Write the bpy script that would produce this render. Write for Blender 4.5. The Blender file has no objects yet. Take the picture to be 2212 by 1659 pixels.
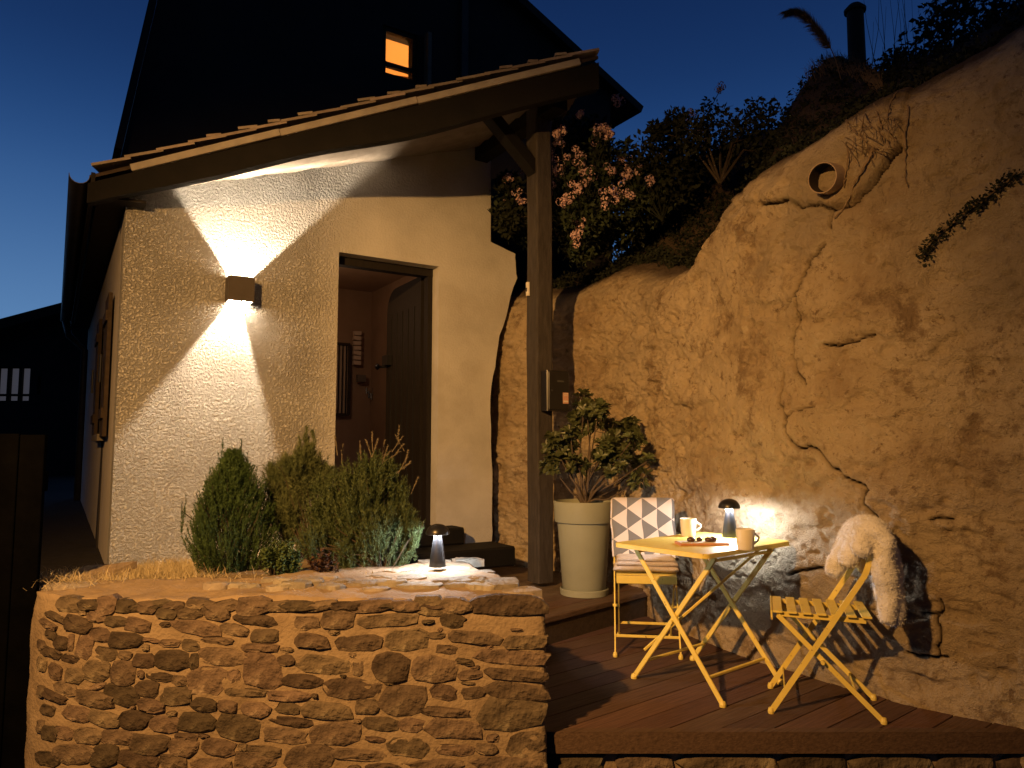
import bpy, math, random
import numpy as np
from mathutils import Vector, Matrix
from mathutils.geometry import tessellate_polygon

random.seed(7)
rng = np.random.default_rng(11)
sc = bpy.context.scene
COL = sc.collection
R = math.radians

# ------------------------------------------------------------------ camera
CAMZ, PITCH, FPX = 1.2, R(5.0), 1580.0
cam_d = bpy.data.cameras.new('camera')
cam_d.sensor_width = 36.0
cam_d.lens = 36.0 * FPX / 2212.0
cam_d.clip_start = 0.05
cam_d.clip_end = 3000
cam = bpy.data.objects.new('camera', cam_d)
COL.objects.link(cam)
cam.location = (0, 0, CAMZ)
cam.rotation_euler = (R(90) + PITCH, 0, 0)
sc.camera = cam

# ------------------------------------------------------------------ sky
world = bpy.data.worlds.new('World')
sc.world = world
world.use_nodes = True
wn, wl = world.node_tree.nodes, world.node_tree.links
wn.clear()
w_out = wn.new('ShaderNodeOutputWorld')
w_bg = wn.new('ShaderNodeBackground')
# clear sky well after sunset: deep blue overhead, paler towards the horizon
w_tc = wn.new('ShaderNodeTexCoord'); w_sep = wn.new('ShaderNodeSeparateXYZ'); w_ramp = wn.new('ShaderNodeValToRGB')
wl.new(w_tc.outputs['Generated'], w_sep.inputs[0]); wl.new(w_sep.outputs['Z'], w_ramp.inputs['Fac'])
_e = w_ramp.color_ramp.elements
w_ramp.color_ramp.interpolation = 'B_SPLINE'
_e[0].position, _e[0].color = 0.0, (0.16, 0.31, 0.54, 1)
_e[1].position, _e[1].color = 1.0, (0.002, 0.008, 0.036, 1)
for _p, _c in ((0.13, (0.105, 0.235, 0.46)), (0.31, (0.022, 0.082, 0.250)), (0.46, (0.0065, 0.026, 0.104)), (0.65, (0.004, 0.015, 0.062))):
    _x = _e.new(_p); _x.color = (*_c, 1)
# the afterglow lies ahead, beyond the house; the sky behind the camera is further into night
w_az = wn.new('ShaderNodeMapRange'); w_az.interpolation_type = 'SMOOTHSTEP'
w_az.inputs['From Min'].default_value = -0.7; w_az.inputs['From Max'].default_value = 0.55
w_az.inputs['To Min'].default_value = 0.16; w_az.inputs['To Max'].default_value = 1.0
wl.new(w_sep.outputs['Y'], w_az.inputs['Value'])
w_mul = wn.new('ShaderNodeVectorMath'); w_mul.operation = 'SCALE'
wl.new(w_ramp.outputs['Color'], w_mul.inputs[0]); wl.new(w_az.outputs['Result'], w_mul.inputs['Scale'])
wl.new(w_mul.outputs[0], w_bg.inputs['Color'])
w_bg.inputs['Strength'].default_value = 1.0
wl.new(w_bg.outputs['Background'], w_out.inputs['Surface'])

# ------------------------------------------------------------------ exposure
vs = sc.view_settings
vs.view_transform = 'Standard'
vs.look = 'None'
vs.exposure = 0.0
vs.gamma = 1.0
vs.use_curve_mapping = False
sc.render.engine = 'CYCLES'
sc.cycles.use_denoising = True
try:
    sc.cycles.denoiser = 'OPENIMAGEDENOISE'
except Exception:
    pass
sc.cycles.max_bounces = 5
sc.cycles.diffuse_bounces = 3
sc.cycles.sample_clamp_indirect = 3.0

# lamp powers (each belongs to a lamp built further down)
STREET_W = 1650.0
STREET_POS = Vector((-2.0, 0.0, 3.2))
STREET_AIM = STREET_POS + Vector((math.cos(R(73))*math.cos(R(24)), math.sin(R(73))*math.cos(R(24)), -math.sin(R(23))))
STREET_COL = (1.0, 0.505, 0.145)
WALL_W = 47.0
MUSH_W = 18.0
HALL_W = 6.5
LOFT_W = 42.0

# ------------------------------------------------------------------ pixel helpers (2212 x 1659 reading of the photograph)
FW = Vector((0, math.cos(PITCH), math.sin(PITCH)))
UP = Vector((0, -math.sin(PITCH), math.cos(PITCH)))
RT = Vector((1, 0, 0))
CAM = Vector((0, 0, CAMZ))
def ray(px, py):
    return FW + RT * ((px - 1106.0) / FPX) + UP * ((829.5 - py) / FPX)
def on_z(px, py, z):
    d = ray(px, py); t = (z - CAMZ) / d.z
    return CAM + d * t
def at_y(px, py, y):
    d = ray(px, py)
    return CAM + d * (y / d.y)
def on_plane(px, py, p, n):
    d = ray(px, py)
    return CAM + d * ((p - CAM).dot(n) / d.dot(n))
def proj(p):
    d = Vector(p) - CAM
    k = FPX / d.dot(FW)
    return 1106 + d.dot(RT) * k, 829.5 - d.dot(UP) * k

# ------------------------------------------------------------------ noise
def _hash(ix, iy, iz, seed):
    h = (ix.astype(np.int64) * 374761393 + iy.astype(np.int64) * 668265263 + iz.astype(np.int64) * 2147483647 + seed * 144665) & 0xffffffff
    h = ((h ^ (h >> 13)) * 1274126177) & 0xffffffff
    h = ((h ^ (h >> 16)) * 2246822519) & 0xffffffff
    h = h ^ (h >> 15)
    return (h & 0xffffff) / float(0xffffff)
def vnoise(x, y, z, seed=0):
    x, y, z = np.broadcast_arrays(np.asarray(x, float), np.asarray(y, float), np.asarray(z, float))
    x0, y0, z0 = np.floor(x), np.floor(y), np.floor(z)
    fx, fy, fz = x - x0, y - y0, z - z0
    fx, fy, fz = [f * f * (3 - 2 * f) for f in (fx, fy, fz)]
    r = 0
    for dx in (0, 1):
        wx = fx if dx else 1 - fx
        for dy in (0, 1):
            wy = fy if dy else 1 - fy
            for dz in (0, 1):
                wz = fz if dz else 1 - fz
                r = r + wx * wy * wz * _hash(x0 + dx, y0 + dy, z0 + dz, seed)
    return r * 2 - 1
def fbm(x, y, z, octv=4, seed=0, gain=0.5):
    s, a, f, n = 0, 1.0, 1.0, 0
    for i in range(octv):
        s = s + a * vnoise(x * f + i * 17.3, y * f + i * 5.1, z * f + i * 9.7, seed + i)
        n += a; a *= gain; f *= 2.03
    return s / n

# ------------------------------------------------------------------ materials
MATS = {}
def mat(name, cols, rough=0.8, scale=6.0, detail=6.0, bump=0.0, bscale=40.0, metal=0.0, spec=0.3, rand=0.0,
        scale2=None, col2=None, mask=(0.45, 0.65), sheen=0.0, trans=0.0, bdist=0.01, stretch=None, sss=0.0, bdetail=6.0, coat=0.0, grain=None):
    if name in MATS: return MATS[name]
    m = bpy.data.materials.new(name); m.use_nodes = True
    nt = m.node_tree; N, L = nt.nodes, nt.links
    b = N['Principled BSDF']
    b.inputs['Roughness'].default_value = rough
    b.inputs['Metallic'].default_value = metal
    b.inputs['Specular IOR Level'].default_value = spec
    if sheen: b.inputs['Sheen Weight'].default_value = sheen
    if trans: b.inputs['Transmission Weight'].default_value = trans
    if coat: b.inputs['Coat Weight'].default_value = coat
    tc = N.new('ShaderNodeTexCoord')
    vec = tc.outputs['Object']
    if stretch:
        mp = N.new('ShaderNodeMapping'); mp.inputs['Scale'].default_value = stretch
        L.new(vec, mp.inputs['Vector']); vec = mp.outputs['Vector']
    if grain is not None:
        mp = N.new('ShaderNodeMapping'); mp.vector_type = 'TEXTURE'; mp.inputs['Rotation'].default_value = (0, 0, grain); mp.inputs['Scale'].default_value = (1, 0.06, 0.06)
        L.new(vec, mp.inputs['Vector']); vec = mp.outputs['Vector']
    nz = N.new('ShaderNodeTexNoise'); nz.inputs['Scale'].default_value = scale; nz.inputs['Detail'].default_value = detail
    nz.inputs['Roughness'].default_value = 0.62
    L.new(vec, nz.inputs['Vector'])
    cr = N.new('ShaderNodeValToRGB')
    el = cr.color_ramp.elements
    k = len(cols)
    el[0].position, el[1].position = 0.3, 0.7
    el[0].color = (*cols[0], 1); el[1].color = (*cols[-1], 1)
    for i in range(1, k - 1):
        e = el.new(0.3 + 0.4 * i / (k - 1)); e.color = (*cols[i], 1)
    L.new(nz.outputs['Fac'], cr.inputs['Fac'])
    out = cr.outputs['Color']
    if col2 is not None:
        n2 = N.new('ShaderNodeTexNoise'); n2.inputs['Scale'].default_value = scale2; n2.inputs['Detail'].default_value = 5
        L.new(vec, n2.inputs['Vector'])
        mr = N.new('ShaderNodeMapRange'); mr.inputs['From Min'].default_value = mask[0]; mr.inputs['From Max'].default_value = mask[1]
        L.new(n2.outputs['Fac'], mr.inputs['Value'])
        mx = N.new('ShaderNodeMix'); mx.data_type = 'RGBA'
        L.new(mr.outputs['Result'], mx.inputs['Factor']); L.new(out, mx.inputs['A']); mx.inputs['B'].default_value = (*col2, 1)
        out = mx.outputs['Result']
    if rand:
        oi = N.new('ShaderNodeObjectInfo')
        mr = N.new('ShaderNodeMapRange'); mr.inputs['To Min'].default_value = 1 - rand; mr.inputs['To Max'].default_value = 1 + rand
        L.new(oi.outputs['Random'], mr.inputs['Value'])
        hs = N.new('ShaderNodeHueSaturation')
        L.new(mr.outputs['Result'], hs.inputs['Value']); L.new(out, hs.inputs['Color'])
        mh = N.new('ShaderNodeMath'); mh.operation = 'MULTIPLY_ADD'; mh.inputs[1].default_value = 0.03; mh.inputs[2].default_value = 0.485
        ms = N.new('ShaderNodeMath'); ms.operation = 'FRACT'
        mm = N.new('ShaderNodeMath'); mm.operation = 'MULTIPLY'; mm.inputs[1].default_value = 7.31
        L.new(oi.outputs['Random'], mm.inputs[0]); L.new(mm.outputs[0], ms.inputs[0]); L.new(ms.outputs[0], mh.inputs[0])
        L.new(mh.outputs[0], hs.inputs['Hue'])
        out = hs.outputs['Color']
    L.new(out, b.inputs['Base Color'])
    if bump:
        bn = N.new('ShaderNodeTexNoise'); bn.inputs['Scale'].default_value = bscale; bn.inputs['Detail'].default_value = bdetail
        L.new(vec, bn.inputs['Vector'])
        bp = N.new('ShaderNodeBump'); bp.inputs['Strength'].default_value = bump; bp.inputs['Distance'].default_value = bdist
        L.new(bn.outputs['Fac'], bp.inputs['Height']); L.new(bp.outputs['Normal'], b.inputs['Normal'])
    MATS[name] = m
    return m

def emis(name, col, strength):
    if name in MATS: return MATS[name]
    m = bpy.data.materials.new(name); m.use_nodes = True
    b = m.node_tree.nodes['Principled BSDF']
    b.inputs['Base Color'].default_value = (*col, 1)
    b.inputs['Emission Color'].default_value = (*col, 1)
    b.inputs['Emission Strength'].default_value = strength
    MATS[name] = m
    return m

M_plaster = mat('roughcast', [(0.47, 0.46, 0.44), (0.56, 0.55, 0.53), (0.62, 0.61, 0.59)], rough=0.92, scale=2.2, bump=0, col2=(0.44, 0.415, 0.38), scale2=1.7, mask=(0.54, 0.74))
def roughcast_bump(m):
    nt = m.node_tree; N, L = nt.nodes, nt.links
    b = N['Principled BSDF']; tc = [n for n in N if n.type == 'TEX_COORD'][0]
    n1 = N.new('ShaderNodeTexNoise'); n1.inputs['Scale'].default_value = 52; n1.inputs['Detail'].default_value = 5; n1.inputs['Roughness'].default_value = 0.6
    n3 = N.new('ShaderNodeTexNoise'); n3.inputs['Scale'].default_value = 7; n3.inputs['Detail'].default_value = 3
    L.new(tc.outputs['Object'], n1.inputs['Vector']); L.new(tc.outputs['Object'], n3.inputs['Vector'])
    rm = N.new('ShaderNodeMapRange'); rm.interpolation_type = 'SMOOTHSTEP'; rm.inputs['From Min'].default_value = 0.37; rm.inputs['From Max'].default_value = 0.60
    L.new(n1.outputs['Fac'], rm.inputs['Value'])
    ad = N.new('ShaderNodeMath'); ad.operation = 'MULTIPLY_ADD'; ad.inputs[1].default_value = 0.5
    L.new(n3.outputs['Fac'], ad.inputs[0]); L.new(rm.outputs['Result'], ad.inputs[2])
    # trowelled smooth patches: relief fades away from the corner towards the door
    sx = N.new('ShaderNodeSeparateXYZ'); L.new(tc.outputs['Object'], sx.inputs[0])
    mr = N.new('ShaderNodeMapRange'); mr.inputs['From Min'].default_value = 1.3; mr.inputs['From Max'].default_value = 1.75
    mr.inputs['To Min'].default_value = 1.0; mr.inputs['To Max'].default_value = 0.22
    L.new(sx.outputs['X'], mr.inputs['Value'])
    bp = N.new('ShaderNodeBump'); bp.inputs['Distance'].default_value = 0.020
    L.new(mr.outputs['Result'], bp.inputs['Strength'])
    L.new(ad.outputs[0], bp.inputs['Height']); L.new(bp.outputs['Normal'], b.inputs['Normal'])
roughcast_bump(M_plaster)
M_plaster_s = mat('plaster_smooth', [(0.50, 0.46, 0.41), (0.62, 0.58, 0.52)], rough=0.92, scale=3, bump=0.4, bscale=90)
M_rock = None
M_mortar = mat('lime_mortar', [(0.20, 0.147, 0.097), (0.275, 0.207, 0.138), (0.33, 0.252, 0.17)], rough=0.95, scale=7, bump=0.8, bscale=70, bdist=0.008)
M_stone = mat('wall_stone', [(0.058, 0.043, 0.032), (0.108, 0.079, 0.057), (0.18, 0.135, 0.096)], rough=0.88, scale=14, bump=1.0, bscale=30, rand=0.55, bdist=0.022, bdetail=9, col2=(0.34, 0.28, 0.20), scale2=9, mask=(0.58, 0.75))
M_capstone = mat('cap_stone', [(0.17, 0.145, 0.115), (0.30, 0.265, 0.22)], rough=0.9, scale=12, bump=0.8, bscale=50, rand=0.25)
M_tile = mat('roof_tile', [(0.27, 0.22, 0.175), (0.38, 0.32, 0.26)], rough=0.85, scale=15, bump=0.4, bscale=60, rand=0.25)
M_beam = mat('dark_timber', [(0.035, 0.024, 0.016), (0.07, 0.048, 0.032)], rough=0.8, scale=5, bump=0.5, bscale=30, stretch=(1, 8, 8))
M_tar = mat('blackened_timber', [(0.003, 0.0026, 0.0022), (0.007, 0.0055, 0.0045)], rough=0.85, scale=5, bump=0.4, bscale=30)
M_door = mat('dark_door_oak', [(0.008, 0.006, 0.005), (0.015, 0.011, 0.009)], rough=0.7, scale=5, bump=0.4, bscale=30, stretch=(8, 8, 1))
M_batten = mat('weathered_batten', [(0.30, 0.27, 0.23), (0.42, 0.38, 0.33)], rough=0.85, scale=8, bump=0.5, bscale=30)
M_soffit = mat('soffit_board', [(0.15, 0.125, 0.10), (0.22, 0.19, 0.16)], rough=0.85, scale=8, bump=0.4, bscale=30)
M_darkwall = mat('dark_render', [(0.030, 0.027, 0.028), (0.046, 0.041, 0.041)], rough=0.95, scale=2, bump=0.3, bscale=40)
M_zinc = mat('zinc', [(0.07, 0.07, 0.075), (0.11, 0.11, 0.115)], rough=0.5, scale=8, metal=0.6)
M_deck = mat('deck_board', [(0.060, 0.034, 0.024), (0.095, 0.054, 0.038), (0.125, 0.074, 0.053)], rough=0.72, scale=5, bump=0.5, bscale=9, rand=0.22, grain=R(39.5), bdist=0.006)
M_yellow = mat('yellow_paint', [(0.74, 0.58, 0.13), (0.82, 0.65, 0.16)], rough=0.42, scale=20, spec=0.45, bump=0.06, bscale=160, col2=(0.30, 0.17, 0.06), scale2=55, mask=(0.66, 0.73))
M_pot = mat('sage_plastic', [(0.29, 0.305, 0.235), (0.34, 0.355, 0.275)], rough=0.55, scale=4, bump=0.05, bscale=150)
M_soil = mat('soil', [(0.05, 0.035, 0.022), (0.11, 0.08, 0.05)], rough=1.0, scale=12, bump=0.9, bscale=40)
M_blackm = mat('black_lacquer', [(0.012, 0.012, 0.014), (0.018, 0.018, 0.02)], rough=0.33, scale=5, spec=0.5)
M_lampbody = mat('anthracite_metal', [(0.075, 0.062, 0.05), (0.09, 0.075, 0.062)], rough=0.5, scale=9, metal=0.1)
M_mug = mat('cream_stoneware', [(0.72, 0.66, 0.50), (0.78, 0.72, 0.56)], rough=0.35, scale=10, spec=0.5)
M_needle = mat('conifer_needles', [(0.030, 0.062, 0.020), (0.065, 0.115, 0.034)], rough=0.7, scale=9)
M_needle2 = mat('pine_needles', [(0.06, 0.085, 0.035), (0.12, 0.14, 0.06)], rough=0.7, scale=9)
M_leafs = mat('shrub_leaves', [(0.05, 0.085, 0.026), (0.11, 0.15, 0.048)], rough=0.6, scale=9)
M_feather = mat('feathery_leaves', [(0.042, 0.066, 0.022), (0.085, 0.112, 0.044)], rough=0.65, scale=7)
M_spike = mat('flower_spikes', [(0.15, 0.125, 0.08), (0.23, 0.19, 0.13)], rough=0.9, scale=9)
M_potleaf = mat('pot_plant_leaves', [(0.06, 0.075, 0.03), (0.13, 0.15, 0.062)], rough=0.42, scale=12, spec=0.45, rand=0.3)
M_bark = mat('bark', [(0.075, 0.056, 0.04), (0.14, 0.105, 0.075)], rough=0.95, scale=20, bump=0.6, bscale=60)
M_twig = mat('dark_twigs', [(0.04, 0.03, 0.02), (0.08, 0.06, 0.04)], rough=0.95, scale=20)
M_straw = mat('dry_grass', [(0.36, 0.29, 0.17), (0.58, 0.49, 0.32)], rough=0.9, scale=20)
M_flower = mat('pink_petals', [(0.58, 0.36, 0.37), (0.78, 0.56, 0.55)], rough=0.8, scale=30)
M_darkleaf = mat('dark_foliage', [(0.010, 0.013, 0.007), (0.024, 0.029, 0.014)], rough=0.8, scale=8)
M_root = mat('dry_roots', [(0.20, 0.14, 0.08), (0.30, 0.21, 0.125)], rough=0.95, scale=20)
M_ceramic = mat('clay_pipe', [(0.34, 0.24, 0.16), (0.46, 0.34, 0.24)], rough=0.8, scale=14)
M_sherpa = mat('white_sherpa', [(0.74, 0.71, 0.67), (0.84, 0.81, 0.78)], rough=1.0, scale=30, bump=1.0, bscale=160, sheen=0.5, bdist=0.006)
M_choc = mat('chocolate', [(0.035, 0.016, 0.010), (0.09, 0.04, 0.025)], rough=0.35, scale=40, spec=0.5)
M_board = mat('terracotta_slab', [(0.45, 0.20, 0.11), (0.55, 0.28, 0.16)], rough=0.6, scale=12)
M_napkin = mat('pale_slab_top', [(0.72, 0.66, 0.54), (0.78, 0.72, 0.60)], rough=0.6, scale=20)
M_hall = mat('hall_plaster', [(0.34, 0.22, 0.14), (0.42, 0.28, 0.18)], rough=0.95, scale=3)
M_white = mat('white_plastic', [(0.72, 0.68, 0.58), (0.76, 0.72, 0.62)], rough=0.5, scale=4)
M_ground = mat('gravel_ground', [(0.014, 0.012, 0.011), (0.03, 0.027, 0.024)], rough=0.95, scale=14, bump=0.8, bscale=60)
M_wroom = mat('loft_plaster', [(0.78, 0.52, 0.26), (0.82, 0.56, 0.29)], rough=0.95, scale=2)
M_wbeam = mat('loft_beam', [(0.42, 0.22, 0.09), (0.5, 0.27, 0.11)], rough=0.8, scale=4)
M_glass = bpy.data.materials.new('window_glass'); M_glass.use_nodes = True
_b = M_glass.node_tree.nodes['Principled BSDF']
_b.inputs['Base Color'].default_value = (0.95, 0.95, 0.95, 1); _b.inputs['Roughness'].default_value = 0.02
_b.inputs['Transmission Weight'].default_value = 1.0; _b.inputs['IOR'].default_value = 1.02
MATS['window_glass'] = M_glass
M_led = emis('led_disc', (0.75, 0.88, 1.0), 6.0)
M_lens = emis('lamp_lens', (1.0, 0.78, 0.54), 95.0)
M_nwin = emis('curtained_panes', (0.62, 0.60, 0.72), 0.06)

# ------------------------------------------------------------------ mesh helpers
class MB:
    def __init__(s): s.v = []; s.f = []
    def add(s, verts, faces):
        o = len(s.v); s.v += [tuple(p) for p in verts]; s.f += [tuple(i + o for i in f) for f in faces]; return s
    def box(s, c, size, M=None):
        c = Vector(c); hx, hy, hz = [a / 2 for a in size]
        vs_ = [Vector((x, y, z)) for x in (-hx, hx) for y in (-hy, hy) for z in (-hz, hz)]
        if M is not None: vs_ = [M @ p for p in vs_]
        return s.add([p + c for p in vs_], [(0, 1, 3, 2), (4, 6, 7, 5), (0, 4, 5, 1), (2, 3, 7, 6), (0, 2, 6, 4), (1, 5, 7, 3)])
    def bar(s, a, b, w, t, up=(0, 0, 1), bev=0.0):
        """flat bar from a to b: w across, t along the up-ish axis"""
        a, b = Vector(a), Vector(b); d = (b - a).normalized(); u = Vector(up)
        sd = d.cross(u)
        if sd.length < 1e-5: sd = d.cross(Vector((1, 0, 0)))
        sd.normalize(); u = sd.cross(d).normalized()
        if bev <= 0:
            ring = [(-w/2, -t/2), (w/2, -t/2), (w/2, t/2), (-w/2, t/2)]
        else:
            e = min(bev, w*0.45, t*0.45)
            ring = [(-w/2+e, -t/2), (w/2-e, -t/2), (w/2, -t/2+e), (w/2, t/2-e), (w/2-e, t/2), (-w/2+e, t/2), (-w/2, t/2-e), (-w/2, -t/2+e)]
        n = len(ring)
        vs_ = [p + sd * x + u * y for p in (a, b) for x, y in ring]
        fs = [(i, (i+1) % n, n + (i+1) % n, n + i) for i in range(n)] + [tuple(range(n))[::-1], tuple(range(n, 2*n))]
        return s.add(vs_, fs)
    def tube(s, pts, r, n=6, cap=True):
        pts = [Vector(p) for p in pts]; rs = r if hasattr(r, '__len__') else [r] * len(pts)
        vs_, fs = [], []
        for i, p in enumerate(pts):
            d = (pts[min(i+1, len(pts)-1)] - pts[max(i-1, 0)]).normalized()
            u = d.cross(Vector((0.13, 0.27, 0.95)))
            if u.length < 1e-4: u = d.cross(Vector((1, 0, 0)))
            u.normalize(); w = d.cross(u)
            for k in range(n):
                a = 2 * math.pi * k / n
                vs_.append(p + (u * math.cos(a) + w * math.sin(a)) * rs[i])
        for i in range(len(pts) - 1):
            for k in range(n):
                fs.append((i*n + k, i*n + (k+1) % n, (i+1)*n + (k+1) % n, (i+1)*n + k))
        if cap:
            fs.append(tuple(range(n))[::-1]); fs.append(tuple(range((len(pts)-1)*n, len(pts)*n)))
        return s.add(vs_, fs)
    def lathe(s, prof, c=(0, 0, 0), n=32):
        c = Vector(c); vs_, fs = [], []
        for r, z in prof:
            for k in range(n):
                a = 2 * math.pi * k / n; vs_.append(c + Vector((r * math.cos(a), r * math.sin(a), z)))
        for i in range(len(prof) - 1):
            for k in range(n):
                fs.append((i*n + k, i*n + (k+1) % n, (i+1)*n + (k+1) % n, (i+1)*n + k))
        return s.add(vs_, fs)
    def grid(s, P):
        """P: (m, n, 3) array"""
        P = np.asarray(P); m, n = P.shape[:2]; o = len(s.v)
        s.v += [tuple(p) for p in P.reshape(-1, 3)]
        s.f += [(o + i*n + j, o + (i+1)*n + j, o + (i+1)*n + j+1, o + i*n + j+1) for i in range(m-1) for j in range(n-1)]
        return s
    def build(s, name, m=None, parent=None, smooth=False, loc=None, angle=None):
        """verts are in the parent's own frame; loc moves the object's origin there"""
        me = bpy.data.meshes.new(name)
        vv = s.v
        if loc is not None:
            l = Vector(loc); vv = [(p[0]-l.x, p[1]-l.y, p[2]-l.z) for p in vv]
        me.from_pydata(vv, [], s.f); me.update()
        if m is not None: me.materials.append(m)
        if smooth:
            me.polygons.foreach_set('use_smooth', [True] * len(me.polygons))
            if angle: me.set_sharp_from_angle(angle=R(angle))
        o = bpy.data.objects.new(name, me); COL.objects.link(o)
        if loc is not None: o.location = loc
        if parent is not None: o.parent = parent
        return o

def tag(o, label, cat, group=None, kind=None):
    o['label'] = label; o['category'] = cat
    if group: o['group'] = group
    if kind: o['kind'] = kind
    return o
def struct(o, label=None):
    o['kind'] = 'structure'
    if label: o['label'] = label
    return o
def stuff(o, label, cat):
    return tag(o, label, cat, kind='stuff')
def empty(name, loc, label, cat, group=None, rz=0.0):
    o = bpy.data.objects.new(name, None); COL.objects.link(o)
    o.empty_display_size = 0.1
    o.location = loc; o.rotation_euler = (0, 0, rz)
    return tag(o, label, cat, group)
class WMB(MB):
    """collects world coordinates, builds relative to an unrotated thing"""
    def build(s, name, m=None, parent=None, **k):
        if parent is not None:
            p = parent; off = Vector((0, 0, 0))
            while p is not None:
                off += Vector(p.location); p = p.parent
            s.v = [(a - off.x, b - off.y, c - off.z) for a, b, c in s.v]
        return MB.build(s, name, m, parent, **k)

def plate(loops, org, ax, ay, back, mb=None):
    """flat panel with holes: loops of 2-d points, first the outline; extruded by vector back"""
    mb = mb or WMB(); org, ax, ay, back = Vector(org), Vector(ax), Vector(ay), Vector(back)
    pts = [p for l in loops for p in l]
    tri = tessellate_polygon([[Vector((x, y, 0)) for x, y in l] for l in loops])
    P = [org + ax * x + ay * y for x, y in pts]; n = len(P)
    nrm = ax.cross(ay)
    flip = nrm.dot(back) > 0
    fs = []
    for t in tri:
        a, b, c = [Vector((*pts[i], 0)) for i in t]
        ccw = (b - a).cross(c - a).z > 0
        t = tuple(t) if ccw != flip else tuple(t)[::-1]
        fs.append(t); fs.append(tuple(i + n for i in t)[::-1])
    o = 0
    for l in loops:
        k = len(l)
        fs += [(o + i, o + (i+1) % k, n + o + (i+1) % k, n + o + i) for i in range(k)]
        o += k
    return mb.add([*P, *[p + back for p in P]], fs)

def catmull(pts, n):
    pts = [np.array(p, float) for p in pts]; out = []
    for i in range(len(pts) - 1):
        p0, p1, p2, p3 = pts[max(i-1, 0)], pts[i], pts[i+1], pts[min(i+2, len(pts)-1)]
        for t in np.linspace(0, 1, n, endpoint=False):
            out.append(0.5 * (2*p1 + (p2-p0)*t + (2*p0-5*p1+4*p2-p3)*t*t + (3*p1-p0-3*p2+p3)*t**3))
    out.append(pts[-1]); return np.array(out)
class PlanCurve:
    """a vertical sheet over a curve in plan; hit(px, py) gives arc length, height"""
    def __init__(s, pts, n=40):
        s.p = catmull(pts, n); d = np.linalg.norm(np.diff(s.p, axis=0), axis=1)
        s.s = np.concatenate([[0], np.cumsum(d)]); s.len = s.s[-1]
    def at(s, u):
        return np.stack([np.interp(u, s.s, s.p[:, 0]), np.interp(u, s.s, s.p[:, 1])], -1)
    def tan(s, u):
        d = s.at(np.minimum(u + 0.02, s.len)) - s.at(np.maximum(u - 0.02, 0))
        return d / np.linalg.norm(d, axis=-1, keepdims=True)
    def hit(s, px, py):
        d = ray(px, py)
        # side of each curve point relative to the ray's plan direction
        c = s.p[:, 0] * d.y - s.p[:, 1] * d.x
        idx = np.where(np.sign(c[:-1]) != np.sign(c[1:]))[0]
        best = None
        for i in idx:
            f = c[i] / (c[i] - c[i+1]); q = s.p[i] * (1-f) + s.p[i+1] * f
            t = q[1] / d.y
            if t > 0 and (best is None or t < best[0]):
                best = (t, s.s[i] * (1-f) + s.s[i+1] * f)
        if best is None: return None
        return best[1], CAMZ + d.z * best[0]

# ================================================================== SETTING: frames of the house
A = Vector((math.sin(R(58)), math.cos(R(58)), 0))          # along the front wall, away to the right
B = Vector((-A.y, A.x, 0))                                  # along the side wall, away to the left
NF = Vector((A.y, -A.x, 0))                                 # front wall's outward normal
Z = Vector((0, 0, 1))
P_DOOR = Vector((-1.40, 5.90, 0))
def wall_pt(px, py): return on_plane(px, py, P_DOOR, NF)
CORNER = wall_pt(250, 900); CORNER.z = 0
def ws(px, py):
    p = wall_pt(px, py); return ((p - CORNER).dot(A), p.z)
A0 = CORNER.dot(A)
ROOF_M = 0.34
_v = Vector((-2.39, 4.87, 0))
ROOF_Z0 = 2.035 + CAMZ - ROOF_M * (_v.dot(A))
def roof_z(p): return ROOF_Z0 + ROOF_M * Vector((p[0], p[1], 0)).dot(A)

# ================================================================== ground, path, bed, terrace
def ground():
    n = 60
    xs = np.concatenate([-np.geomspace(900, 6, 14), np.linspace(-5.5, 5.5, 50), np.geomspace(6, 900, 14)])
    ys = np.concatenate([-np.geomspace(900, 14, 10), np.linspace(-12, 0, 10), np.linspace(0.3, 6, 40), np.geomspace(6.5, 1500, 24)])
    X, Y = np.meshgrid(xs, ys, indexing='ij')
    near = np.exp(-((X/9)**2 + ((Y-3)/10)**2))
    H = -0.42 + 0.015 * fbm(X*1.5, Y*1.5, 0*X, 3, 5) * near
    mb = MB().grid(np.stack([X, Y, H], -1))
    struct(mb.build('ground', M_ground, smooth=True))
ground()
def path():
    # ramp up the dark passage beside the house
    m, n = 30, 40
    P = np.zeros((m, n, 3))
    for i in range(m):
        for j in range(n):
            t = j / (n-1); y = 1.2 + 15 * t
            xr = np.interp(y, [1.2, 3.3, 5.1, 16.2], [-1.75, -2.02, -2.68, -9.3])
            xl = np.interp(y, [1.2, 16.2], [-5.5, -15])
            s = i / (m-1); x = xl + (xr - xl) * s
            z = np.interp(y, [1.2, 3.3, 4.9, 16.2], [-0.41, -0.40, 0.34, 0.62])
            P[i, j] = (x, y, z + 0.012 * float(fbm(x*2, y*2, 0, 3, 9)))
    struct(MB().grid(P).build('path', M_ground, smooth=True))
path()

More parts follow.
